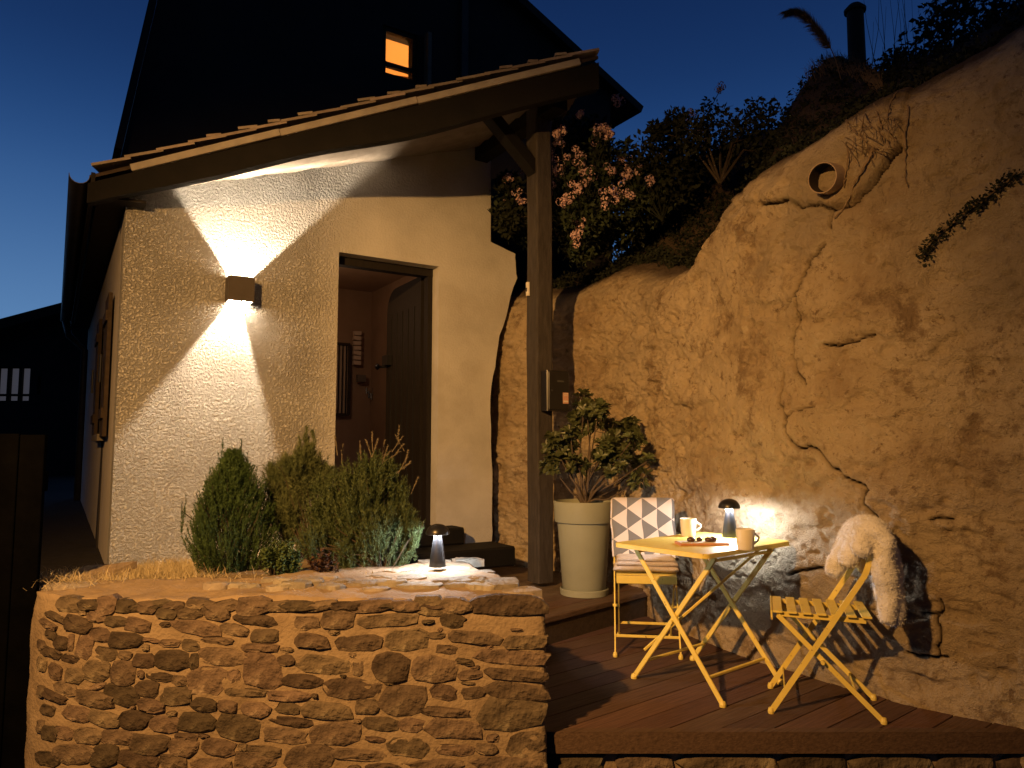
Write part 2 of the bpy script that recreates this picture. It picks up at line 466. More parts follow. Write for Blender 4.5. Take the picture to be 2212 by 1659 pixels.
TERR_Z = 0.17
_e0 = on_z(1180, 1335, TERR_Z); _e1 = on_z(1400, 1278, TERR_Z)
TD = (_e1 - _e0).normalized()                               # direction of the step edge
TN = Vector((TD.y, -TD.x, 0))                               # towards the deck
def terrace():
    a = _e0 - TD * 0.9; b = _e0 + TD * 1.75
    mb = WMB()
    back = -TN * 3.4
    o = plate([[(0, 0), ((b-a).length, 0), ((b-a).length, 3.3), (0, 3.3)]], Vector((a.x, a.y, TERR_Z - 0.035)) - TN * 0.06, TD, -TN, (0, 0, -0.6), mb)
    t = mb.build('terrace', mat('beaten_earth', [(0.10, 0.07, 0.045), (0.17, 0.12, 0.08)], rough=0.95, scale=8, bump=0.7, bscale=45))
    struct(t)
    # timber edging of the step: three sleepers side by side
    for k in range(3):
        w = 0.13
        c0 = Vector((a.x, a.y, TERR_Z - 0.017)) - TN * (0.065 + k * 0.137); c1 = c0 + (b - a)
        s = WMB().bar(c0, c1, w, 0.04, bev=0.006)
        s.build('edge_board', M_deck, t)
    r = WMB().bar(Vector((a.x, a.y, TERR_Z - 0.11)) - TN * 0.03, Vector((b.x, b.y, TERR_Z - 0.11)) - TN * 0.03, 0.03, 0.14)
    r.build('riser_board', M_beam, t)
terrace()

# ================================================================== CLIFF
CL = PlanCurve([(4.4, 0.2), (3.2, 1.75), (2.24, 3.12), (1.76, 3.62), (1.32, 4.36), (1.07, 5.05), (0.84, 5.8), (0.42, 6.42), (-0.08, 6.82), (-0.22, 7.15), (0.0, 7.9)])
HD = np.array([0.56, 0.83])                                 # the hill climbs this way
def rel(zoomx, zoomy, ox, oy, k):                            # zoom pixel -> 2212 pixel
    return ((ox + zoomx / k) / 1.736, (oy + zoomy / k) / 1.736)
CRACKS = []
for ox, oy, k, w, pts in [
    (2400, 900, 1.536, 1.0, [(1045, 20), (950, 140), (880, 290), (900, 350), (895, 470), (850, 600), (855, 690), (890, 760), (950, 830)]),
    (2400, 900, 1.536, 0.7, [(880, 320), (820, 400)]),
    (2400, 900, 1.536, 1.0, [(810, 770), (800, 860), (795, 930), (840, 1000), (845, 1040), (835, 1100), (870, 1170), (925, 1205), (960, 1195), (995, 1185), (1050, 1220), (1070, 1255), (1110, 1310), (1165, 1345), (1230, 1385), (1310, 1430), (1280, 1510), (1350, 1600), (1400, 1690)]),
    (2400, 900, 1.536, 0.6, [(845, 1020), (890, 985), (1020, 955)]),
    (2400, 900, 1.536, 1.0, [(1045, 605), (1130, 600), (1230, 580), (1320, 550), (1350, 540)]),
    (2400, 0, 1.536, 1.3, [(640, 1170), (760, 1160), (850, 1150)]),
    (2400, 0, 1.536, 1.0, [(870, 1170), (905, 1190), (1020, 1175), (1100, 1205), (1180, 1185), (1240, 1140), (1340, 1020), (1430, 900), (1480, 820)]),
    (2400, 0, 1.536, 1.2, [(1100, 1210), (1085, 1310)]),
    (2800, 1850, 1.844, 0.8, [(1335, 735), (1345, 820), (1310, 850), (1330, 960), (1310, 1100), (1330, 1145)]),
    (2800, 1850, 1.844, 1.0, [(1090, 1110), (1200, 1140), (1330, 1150), (1380, 1150)]),
    (2800, 1850, 1.844, 0.8, [(1200, 835), (1270, 840), (1330, 850)]),
    (2800, 1850, 1.844, 0.8, [(1270, 185), (1340, 175), (1415, 180)]),
    (2800, 1850, 1.844, 1.0, [(250, 570), (330, 545), (430, 525), (540, 515)]),
    (2400, 900, 1.536, 0.3, [(1660, 400), (1700, 385), (1740, 380), (1780, 372)]), (2400, 900, 1.536, 0.3, [(1970, 400), (2010, 392), (2050, 380)]),
    (2400, 900, 1.536, 0.3, [(1840, 1390), (1900, 1375), (1960, 1390), (2040, 1390)])]:
    q = [CL.hit(*rel(x, y, ox, oy, k)) for x, y in pts]
    q = [h for h in q if h]
    if len(q) > 1: CRACKS.append((w, np.array(q)))
PITS = []   # (px, py, radius, depth) hollows in the rock
for px, py, r, d in [(1292, 795, 0.035, 0.09), (1270, 708, 0.03, 0.05), (1300, 702, 0.02, 0.04), (1755, 1002, 0.03, 0.03), (1055, 1095, 0.035, 0.08), (1243, 850, 0.04, 0.05)]:
    h = CL.hit(px, py)
    if h: PITS.append((*h, r, d))
def ztop(u):
    # height of the rock face along the curve
    us = [0, CL.hit(2200, 300)[0], CL.hit(1960, 300)[0], CL.hit(1760, 300)[0], CL.hit(1600, 300)[0], CL.hit(1515, 400)[0], CL.hit(1440, 500)[0], CL.hit(1300, 500)[0], CL.hit(1200, 500)[0], CL.len]
    zs = [3.4, 3.32, 3.15, 3.05, 3.00, 2.95, 2.62, 2.70, 2.75, 2.8]
    return np.interp(u, us, zs)
def cliff():
    u_fine0, u_fine1 = CL.hit(2212, 900)[0] - 0.1, CL.hit(1235, 900)[0]
    us = np.concatenate([np.linspace(0, u_fine0, 60, endpoint=False), np.arange(u_fine0, u_fine1, 0.0085), np.linspace(u_fine1, CL.len, 120)])
    vs_ = np.concatenate([np.linspace(-0.55, -0.05, 12, endpoint=False), np.arange(-0.05, 1.0, 0.0085)])   # lower part in metres
    tt = np.linspace(0, 1, 190)[1:]                                                                       # rest up to the rim
    zr = ztop(us)
    # warp straight noise into the rim
    zr = zr + 0.12 * fbm(us*1.3, 0*us, 0*us, 3, 21)
    U = np.repeat(us[:, None], len(vs_) + len(tt), 1)
    Zl = np.concatenate([np.repeat(vs_[None], len(us), 0), vs_[-1] + (zr[:, None] - vs_[-1]) * tt[None]], 1)
    P2 = CL.at(U); T = CL.tan(U); NV = np.stack([T[..., 1], -T[..., 0]], -1)
    NV = -NV if ((NV[len(us)//3, 0] * np.array(CL.at(us[len(us)//3]))).sum() > 0) else NV     # out of the rock, to the camera side
    frac = np.clip((Zl - 0) / zr[:, None], 0, 1)
    rough_l = np.clip((U - CL.hit(1500, 800)[0]) / 0.5, 0, 1)      # broken rock to the left, smoother rendered face to the right
    D = 0.10 * fbm(U*0.9, Zl*0.9, 0*U, 3, 1) + 0.035 * fbm(U*3.0, Zl*3.6, 0*U, 3, 2)
    D += (0.026 + 0.03*rough_l) * fbm(U*8, Zl*11, 0*U, 5, 3, 0.66)
    D += (0.008 + 0.007*rough_l) * fbm(U*30, Zl*36, 0*U, 4, 4, 0.65)
    # dents with a sharp lower lip
    q = fbm(U*5.5, Zl*9, 0*U + 3, 3, 8); D -= 0.022 * np.clip((q - 0.26) / 0.20, 0, 1)
    q = fbm(U*14, Zl*22, 0*U + 7, 2, 12); D -= 0.016 * np.clip((q - 0.34) / 0.12, 0, 1)
    D *= np.clip((Zl + 0.3) / 0.5, 0.3, 1)
    D -= 0.07 * (frac ** 2) + 0.30 * np.clip((frac - 0.88) / 0.12, 0, 1) ** 2      # leans back, rounded rim
    # rock slab left standing above the long ledge
    lu = [CL.hit(*rel(x, y, 2400, 0, 1.536)) for x, y in [(310, 1150), (640, 1170), (870, 1170), (1100, 1205), (1240, 1140), (1340, 1020), (1480, 820)]]
    lu = np.array(sorted(lu)); lz = np.interp(U, lu[:, 0], lu[:, 1], left=9, right=9)
    D += 0.035 * np.clip((Zl - lz) / 0.03, 0, 1) * (Zl < lz + 3)
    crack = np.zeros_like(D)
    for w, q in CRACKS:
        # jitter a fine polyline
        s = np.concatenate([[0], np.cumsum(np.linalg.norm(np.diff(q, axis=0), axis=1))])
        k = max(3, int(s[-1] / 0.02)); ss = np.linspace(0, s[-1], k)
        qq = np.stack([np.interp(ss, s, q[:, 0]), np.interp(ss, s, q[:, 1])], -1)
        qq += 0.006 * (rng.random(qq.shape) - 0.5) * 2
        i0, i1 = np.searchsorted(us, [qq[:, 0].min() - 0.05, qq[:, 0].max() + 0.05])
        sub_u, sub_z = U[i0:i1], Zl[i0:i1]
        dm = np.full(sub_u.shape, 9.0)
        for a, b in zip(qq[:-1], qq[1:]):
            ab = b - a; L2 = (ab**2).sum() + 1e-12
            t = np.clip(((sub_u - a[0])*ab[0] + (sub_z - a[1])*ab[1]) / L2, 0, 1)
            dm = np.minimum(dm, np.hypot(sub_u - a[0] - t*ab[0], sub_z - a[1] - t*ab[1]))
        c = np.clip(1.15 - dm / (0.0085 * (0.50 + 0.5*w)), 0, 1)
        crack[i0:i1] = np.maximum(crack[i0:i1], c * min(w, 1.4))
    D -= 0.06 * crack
    D *= 1.0
    for pu, pz, r, d in PITS:
        D -= d * np.exp(-(((U - pu)**2 + (Zl - pz)**2) / (r*r))**2)
    X = P2[..., 0] + NV[..., 0] * D; Y = P2[..., 1] + NV[..., 1] * D
    face = np.stack([X, Y, Zl], -1)
    # hill above
    dd = np.concatenate([np.linspace(0.04, 2.6, 60), np.linspace(2.8, 9, 25)])
    dep = np.interp(dd, [0, 0.5, 1.6, 3.0, 9], [0, 0.22, 1.35, 2.25, 2.8])
    top = face[:, -1:, :]
    # the ragged rim smooths out up the bank
    tu = np.linspace(0, CL.len, 140); ker = np.exp(-np.linspace(-2.2, 2.2, 15)**2); ker /= ker.sum()
    sm = []
    for k in range(3):
        q_ = np.interp(tu, us, top[:, 0, k]); q_ = np.convolve(np.pad(q_, 7, mode='edge'), ker, 'valid'); sm.append(np.interp(us, tu, q_))
    sm = np.stack(sm, -1)[:, None, :]; bl = np.clip(dd / 0.35, 0, 1)[None, :, None]; top = top * (1 - bl) + sm * bl
    hx = top[..., 0] + HD[0] * dd[None]; hy = top[..., 1] + HD[1] * dd[None]
    hz = top[..., 2] + dep[None] + 0.10 * fbm(hx*1.4, hy*1.4, 0*hx, 4, 31) * np.clip(dd/0.6, 0, 1)[None]
    hz = hz - dep[None] * (1 - np.interp(us, [CL.hit(2000, 300)[0], CL.hit(1720, 300)[0], CL.hit(1560, 300)[0]], [0.66, 0.74, 1.0]))[:, None]
    # lower the hill behind the house side
    hz = hz - np.clip((us[:, None] - CL.hit(1240, 500)[0]) / 0.6, 0, 1) * dep[None] * 0.6
    hill = np.stack([hx, hy, hz], -1)
    G = np.concatenate([face, hill], 1)
    m, n = G.shape[:2]
    me = bpy.data.meshes.new('cliff')
    idx = np.arange(m*n).reshape(m, n)
    quads = np.stack([idx[:-1, :-1], idx[:-1, 1:], idx[1:, 1:], idx[1:, :-1]], -1).reshape(-1, 4)
    me.vertices.add(m*n); me.vertices.foreach_set('co', G.reshape(-1).astype(np.float32))
    me.loops.add(quads.size); me.loops.foreach_set('vertex_index', quads.reshape(-1).astype(np.int32))
    me.polygons.add(len(quads)); me.polygons.foreach_set('loop_start', (np.arange(len(quads))*4).astype(np.int32))
    me.update(calc_edges=True)
    me.polygons.foreach_set('use_smooth', np.ones(len(quads), bool))
    # earth cover grows from the rim upwards
    soil = np.concatenate([np.clip((frac - 0.93) / 0.07, 0, 1), np.ones_like(hz)], 1)
    at = me.attributes.new('earth', 'FLOAT', 'POINT'); at.data.foreach_set('value', soil.reshape(-1).astype(np.float32))
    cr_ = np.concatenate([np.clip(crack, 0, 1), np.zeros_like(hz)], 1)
    at = me.attributes.new('crack_shade', 'FLOAT', 'POINT'); at.data.foreach_set('value', cr_.reshape(-1).astype(np.float32))  # mask for the shade inside the cracks, painted into the rock colour
    o = bpy.data.objects.new('cliff', me); COL.objects.link(o)
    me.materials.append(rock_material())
    struct(o, 'rendered ochre rock face with cracks rising behind the yellow table')
    return G, us
def rock_material():
    m = bpy.data.materials.new('ochre_rock'); m.use_nodes = True
    N, L = m.node_tree.nodes, m.node_tree.links
    b = N['Principled BSDF']; b.inputs['Roughness'].default_value = 0.95; b.inputs['Specular IOR Level'].default_value = 0.15
    tc = N.new('ShaderNodeTexCoord')
    def noise(scale, detail, rough=0.6):
        n = N.new('ShaderNodeTexNoise'); n.inputs['Scale'].default_value = scale; n.inputs['Detail'].default_value = detail
        n.inputs['Roughness'].default_value = rough; L.new(tc.outputs['Object'], n.inputs['Vector']); return n.outputs['Fac']
    def ramp(src, stops):
        r = N.new('ShaderNodeValToRGB'); e = r.color_ramp.elements
        e[0].position, e[0].color = stops[0][0], (*stops[0][1], 1); e[1].position, e[1].color = stops[-1][0], (*stops[-1][1], 1)
        for p, c in stops[1:-1]:
            x = e.new(p); x.color = (*c, 1)
        L.new(src, r.inputs['Fac']); return r.outputs['Color']
    def mix(f, a, c, mode='MIX'):
        x = N.new('ShaderNodeMix'); x.data_type = 'RGBA'; x.blend_type = mode
        if isinstance(f, float): x.inputs['Factor'].default_value = f
        else: L.new(f, x.inputs['Factor'])
        L.new(a, x.inputs['A'])
        if isinstance(c, tuple): x.inputs['B'].default_value = (*c, 1)
        else: L.new(c, x.inputs['B'])
        return x.outputs['Result']
    def mr(src, a, c):
        x = N.new('ShaderNodeMapRange'); x.inputs['From Min'].default_value = a; x.inputs['From Max'].default_value = c
        x.interpolation_type = 'SMOOTHSTEP'; L.new(src, x.inputs['Value']); return x.outputs['Result']
    c = ramp(noise(1.5, 8, 0.65), [(0.34, (0.40, 0.295, 0.18)), (0.47, (0.54, 0.425, 0.275)), (0.60, (0.62, 0.505, 0.345)), (0.70, (0.57, 0.45, 0.29))])
    c = mix(mr(noise(3.4, 8, 0.75), 0.52, 0.64), c, (0.30, 0.215, 0.13))
    c = mix(mr(noise(15, 7, 0.75), 0.56, 0.66), c, (0.27, 0.19, 0.115))
    c = mix(mr(noise(34, 5, 0.8), 0.58, 0.68), c, (0.24, 0.165, 0.10))
    c = mix(mr(noise(9, 7, 0.7), 0.60, 0.70), c, (0.62, 0.52, 0.37))
    c = mix(mr(noise(0.8, 4), 0.52, 0.66), c, (0.42, 0.34, 0.235))
    at = N.new('ShaderNodeAttribute'); at.attribute_name = 'earth'
    jn = N.new('ShaderNodeMath'); jn.operation = 'MULTIPLY_ADD'; jn.inputs[1].default_value = 0.8; jn.inputs[2].default_value = -0.4
    L.new(noise(5, 6), jn.inputs[0])
    ad = N.new('ShaderNodeMath'); ad.operation = 'ADD'; L.new(at.outputs['Fac'], ad.inputs[0]); L.new(jn.outputs[0], ad.inputs[1])
    c = mix(mr(ad.outputs[0], 0.15, 0.85), c, (0.12, 0.088, 0.062))
    a2 = N.new('ShaderNodeAttribute'); a2.attribute_name = 'crack_shade'
    c = mix(mr(a2.outputs['Fac'], 0.1, 0.75), c, (0.045, 0.026, 0.016))  # dark brown stands in for the shade deep in the cracks
    L.new(c, b.inputs['Base Color'])
    h = N.new('ShaderNodeMath'); h.operation = 'MULTIPLY_ADD'; h.inputs[1].default_value = 0.5
    L.new(noise(120, 5, 0.7), h.inputs[0]); L.new(noise(38, 8, 0.7), h.inputs[2])
    bp = N.new('ShaderNodeBump'); bp.inputs['Strength'].default_value = 1.0; bp.inputs['Distance'].default_value = 0.03
    L.new(h.outputs[0], bp.inputs['Height']); L.new(bp.outputs['Normal'], b.inputs['Normal'])
    return m
CLG, CLU = cliff()
from mathutils.bvhtree import BVHTree
_g = CLG[::3, ::2]; _i = np.arange(_g.shape[0]*_g.shape[1]).reshape(_g.shape[:2])
CBVH = BVHTree.FromPolygons([tuple(p) for p in _g.reshape(-1, 3)], np.stack([_i[:-1, :-1], _i[:-1, 1:], _i[1:, 1:], _i[1:, :-1]], -1).reshape(-1, 4).tolist())
def hill_pt(px, py, off=0.0):
    """where the sight line meets the rock or the bank"""
    d = ray(px, py).normalized(); h = CBVH.ray_cast(CAM, d)
    return None if h[0] is None else h[0] - d * off
def cliff_pt(px, py, off=0.0):
    h = hill_pt(px, py, off)
    return h if h is not None else cliff_pt0(px, py, off)
def cliff_pt0(px, py, off=0.0):
    """point of the displaced cliff face seen at a pixel, moved off towards the camera"""
    u, z = CL.hit(px, py)
    i = min(int(np.searchsorted(CLU, u)), len(CLU)-1); col = CLG[i]
    nv = 12 + int(np.ceil(1.05/0.0085)) + 189
    j = int(np.argmin(np.abs(col[:min(nv, len(col)), 2] - z)))
    p = Vector(col[j]); d = (CAM - p); d.z = 0
    return p + d.normalized() * off

# ================================================================== DECK
def clip_poly(poly, a, n):
    """keep the side of the line through a where dot(n) >= 0"""
    out = []
    for i in range(len(poly)):
        p, q = poly[i], poly[(i+1) % len(poly)]
        dp, dq = (p - a).dot(n), (q - a).dot(n)
        if dp >= 0: out.append(p)
        if dp * dq < 0: out.append(p + (q - p) * (dp / (dp - dq)))
    return out
def deck():
    t = empty('wooden_deck', (0.9, 3.6, 0), 'reddish brown board deck under the yellow table and chairs', 'deck')
    y0 = on_z(1600, 1578, 0).y
    bd = Vector((math.cos(R(39.5)), math.sin(R(39.5)))); bn = Vector((-bd.y, bd.x))
    outline = [Vector((0.02, y0 + 0.024)), Vector((2.62, y0 + 0.024)), Vector((2.30, 3.45)), Vector((1.9, 3.75)), Vector((1.45, 4.6)), Vector((1.25, 5.35)), Vector((0.0, 5.35))]
    e = Vector((_e0.x, _e0.y)); tn = Vector((TN.x, TN.y))
    outline = clip_poly(outline, e - tn * 0.04, tn)
    w, gap = 0.138, 0.006
    c0 = Vector((0.29, 3.13)); k0 = -14
    for k in range(k0, 16):
        a = c0 + bn * (k * (w + gap)) + bn * (gap / 2)
        strip = clip_poly(clip_poly(outline, a, bn), a + bn * w, -bn)
        if len(strip) < 3: continue
        area = abs(sum(strip[i].x*strip[(i+1) % len(strip)].y - strip[(i+1) % len(strip)].x*strip[i].y for i in range(len(strip)))) / 2
        if area < 0.002: continue
        mb = WMB(); dz = rng.uniform(-0.0015, 0.0015)
        cen = sum(strip, Vector((0, 0))) / len(strip)
        ins = [p + (cen - p).normalized() * 0.004 for p in strip]
        n = len(strip)
        vs_ = [(p.x, p.y, dz) for p in ins] + [(p.x, p.y, dz - 0.004) for p in strip] + [(p.x, p.y, -0.026) for p in strip]
        fs = [tuple(range(n))] + [(i, n+i, n+(i+1) % n, (i+1) % n) for i in range(n)] + [(n+i, 2*n+i, 2*n+(i+1) % n, n+(i+1) % n) for i in range(n)] + [tuple(range(2*n, 3*n))[::-1]]
        sgn = sum(strip[i].x*strip[(i+1) % n].y - strip[(i+1) % n].x*strip[i].y for i in range(n))
        if sgn < 0: fs = [f[::-1] for f in fs]
        mb.add(vs_, fs).build('board', M_deck, t)
    f = WMB().box((1.5, y0, -0.042), (2.9, 0.044, 0.088)); f.build('fascia_board', M_deck, t)
    # bearer under the boards
    WMB().box((1.45, 4.05, -0.09), (2.7, 1.35, 0.12)).build('bearer', M_beam, t)
    # stone footing under the fascia
    core = WMB(); core.box((1.55, y0 + 0.24, -0.30), (3.0, 0.42, 0.42)); core.build('footing', M_mortar, t)
    xs, x = [], 0.02
    widths = [0.40, 0.28, 0.44, 0.30, 0.36, 0.26, 0.42, 0.3, 0.3]
    for i, wd in enumerate(widths):
        stone_block(t, Vector((x + wd/2, y0 + 0.025, -0.155)), Vector((1, 0, 0)), wd/2 - 0.012, 0.062, i + 500, 0.02)
        stone_block(t, Vector((x + wd/2 - 0.1, y0 + 0.025, -0.30)), Vector((1, 0, 0)), wd/2 - 0.014, 0.055, i + 540, 0.02)
        x += wd
def stone_shape(hw, hh, seed, square=0.5, rot=0.0, n=11):
    r = random.Random(seed); pts = []
    ph = r.uniform(0, 6.28); e = 2.4 + 2.6 * square
    for k in range(n):
        a = 2 * math.pi * (k + r.uniform(-0.25, 0.25)) / n
        c, s = math.cos(a), math.sin(a)
        q = (abs(c)**e + abs(s)**e) ** (-1/e)
        q *= 1 + 0.10 * math.sin(2*a + ph) * r.uniform(0.4, 1) + r.uniform(-0.11, 0.09)
        pts.append((c*q*hw, s*q*hh))
    cr, sr = math.cos(rot), math.sin(rot)
    return [(x*cr - y*sr, x*sr + y*cr) for x, y in pts]
def stone_block(parent, c, ax, hw, hh, seed, proud=0.014, square=0.5, rot=0.0, m=None, up=None, name='stone'):
    """one stone of a wall: c centre on the mortar face, ax along the wall; local frame ax / up / out"""
    r = random.Random(seed * 7 + 1)
    up = up or Z; out = ax.cross(up).normalized()
    if out.dot(CAM - c) < 0 and up is Z: out = -out
    sh = stone_shape(hw, hh, seed, square, rot); n = len(sh)
    rings = [(1.0, -0.035), (1.0, proud*0.35), (0.93, proud*0.8), (0.78, proud)]
    vs_, fs = [], []
    for sc_, d in rings:
        for x, y in sh:
            dd = d + (r.uniform(-0.004, 0.004) if d > 0 else 0)
            s2 = sc_ if sc_ == 1.0 else 1 - (1 - sc_) * min(1, 0.06 / max(hh, 0.02) + 0.35)
            vs_.append(ax * (x*s2) + up * (y*s2) + out * dd)
    tilt = (r.uniform(-0.006, 0.006), r.uniform(-0.006, 0.006))
    for sc_ in (0.5,):
        for x, y in sh: vs_.append(ax * (x*sc_) + up * (y*sc_) + out * (proud + 0.002 + r.uniform(-0.004, 0.005)))
    vs_.append(out * (proud + 0.003))
    for k in range(4):
        for i in range(n): fs.append((k*n+i, k*n+(i+1) % n, (k+1)*n+(i+1) % n, (k+1)*n+i))
    for i in range(n): fs.append((4*n+i, 4*n+(i+1) % n, 5*n))
    if (ax.cross(up)).dot(out) < 0: fs = [f[::-1] for f in fs]
    mb = WMB(); mb.add([c + p for p in vs_], fs)
    off = c.copy(); p = parent
    while p is not None: off -= Vector(p.location); p = p.parent
    return mb.build(name, m or M_stone, parent, loc=off, smooth=True, angle=38)
deck()

# ================================================================== STONE WALL
WALL_TOP = 0.572
WK = 1.047
SW = PlanCurve([(x * WK, y * WK) for x, y in [(-2.16, 3.75), (-2.13, 3.5), (-2.07, 3.24), (-1.93, 3.07), (-1.70, 3.00), (-1.2, 2.985), (-0.6, 2.985), (-0.1, 2.99), (0.10, 3.0), (0.135, 3.02)]])
Z1 = [(430,635,130,90,10),(560,575,110,60,0),(665,615,110,130,-5),(775,655,110,80,0),(930,590,230,50,-8),(1085,560,110,50,-5),(1250,570,160,80,5),(1405,590,150,70,-5),(1580,610,200,140,0),(1745,565,150,60,-8),
 (1850,632,240,60,0),(370,665,70,50,35),(555,650,70,25,10),(515,693,35,40,0),(600,720,100,60,20),(725,745,120,65,5),(855,770,135,75,12),(920,660,110,70,0),(1040,700,110,70,10),(1070,630,110,30,5),(1215,625,90,40,8),
 (1180,690,150,80,15),(1350,695,140,80,5),(1220,785,260,80,8),(1460,800,160,70,12),(1590,735,230,60,15),(1650,835,160,70,0),(1910,757,145,70,-3),(350,720,110,40,40),(300,765,90,40,45),(480,765,150,90,35),(625,830,110,75,20),
 (780,865,175,95,8),(930,862,110,25,18),(1060,880,105,45,5),(1190,895,100,60,5),(1360,865,180,35,6),(1625,910,210,45,4),(1940,870,200,80,4),(385,880,75,70,20),(320,830,60,50,40),(450,880,30,100,0),(530,900,90,130,30),
 (655,945,120,75,20),(780,958,75,45,5),(910,910,40,40,0),(895,990,120,80,5),(1070,990,175,120,0),(1210,995,50,100,8),(1380,965,265,100,6),(1635,1050,215,190,0),(1785,990,100,60,5),(320,940,90,60,30),(440,975,90,50,15),
 (600,1050,145,110,20),(765,1070,145,130,10),(470,1085,100,90,15),(880,1075,40,40,0),(1000,1090,140,50,5),(1118,1113,75,60,5),(1285,1115,220,150,0),(1455,1090,70,70,0),(1880,1115,215,75,10),(345,1060,70,80,30),(410,1165,110,80,20),
 (340,1215,130,50,40),(590,1230,200,90,15),(755,1205,180,120,10),(920,1165,130,90,15),(940,1270,155,70,8),(1100,1210,170,100,15),(1270,1265,135,70,8),(1415,1275,115,65,8),(1530,1188,230,50,3),(1795,1210,240,55,4),(1960,1210,35,25,0),
 (1595,1295,170,80,12),(1795,1290,140,60,8),(300,1300,70,60,20),(480,1320,140,90,20),(645,1350,170,80,12),(835,1360,175,100,5),(1025,1385,160,90,8),(1225,1378,210,100,15),(1070,1320,50,30,0),(1480,1405,260,130,6),(1810,1372,240,55,10),
 (1770,1455,250,80,6),(310,1440,80,90,10),(400,1440,90,80,5),(550,1460,140,90,8),(730,1465,190,80,3),(930,1510,190,110,5),(1160,1465,120,40,8),(1140,1530,170,90,5),(1360,1530,200,90,8),(1510,1530,50,45,0),(1650,1555,190,60,6),
 (460,1570,190,110,5),(650,1580,140,130,0),(860,1610,220,110,3),(1080,1620,160,80,0),(1320,1640,200,80,0),(1590,1610,220,110,0),(1930,1600,300,150,0),(300,1600,120,80,0),(1690,670,60,24,0),(265,900,40,60,20),(262,1010,40,80,10),(262,1180,36,60,10),(258,1400,36,70,10)]
Z2 = [(160,530,230,50,-12),(470,500,280,70,-5),(330,605,200,50,0),(625,578,120,40,-2),(615,638,150,28,0),(690,505,190,60,0),(920,515,240,50,-3),(850,620,180,150,0),(1010,590,180,90,0),(1330,650,440,250,0),(450,680,60,18,0),
 (275,735,190,100,0),(590,740,340,70,-4),(840,748,75,20,-8),(990,745,150,75,8),(405,880,290,85,-3),(710,865,240,130,0),(890,835,110,35,5),(1120,850,290,75,4),(1445,875,230,80,4),(950,922,125,50,8),(1350,970,400,85,6),
 (190,1015,285,110,3),(415,1030,80,105,5),(605,1035,225,150,10),(880,1045,235,150,5),(1065,998,105,35,20),(1100,1078,145,50,-6),(1370,1080,350,60,8),(360,1165,320,110,8),(680,1235,250,170,0),(935,1190,150,80,5),(1120,1190,130,65,-5),
 (1390,1185,330,95,4),(210,1300,280,90,6),(460,1275,145,80,0),(950,1310,270,55,5),(1360,1325,390,180,6),(260,1445,290,120,0),(545,1385,210,75,6),(740,1390,140,80,5),(990,1415,310,110,5),(510,1480,110,30,3),(720,1525,220,110,4),
 (1000,1545,220,60,4),(1205,1540,130,60,5),(1450,1510,215,135,-8),(400,1575,290,65,3),(1330,1635,400,80,0),(880,1640,350,60,0),(560,1650,200,40,0)]
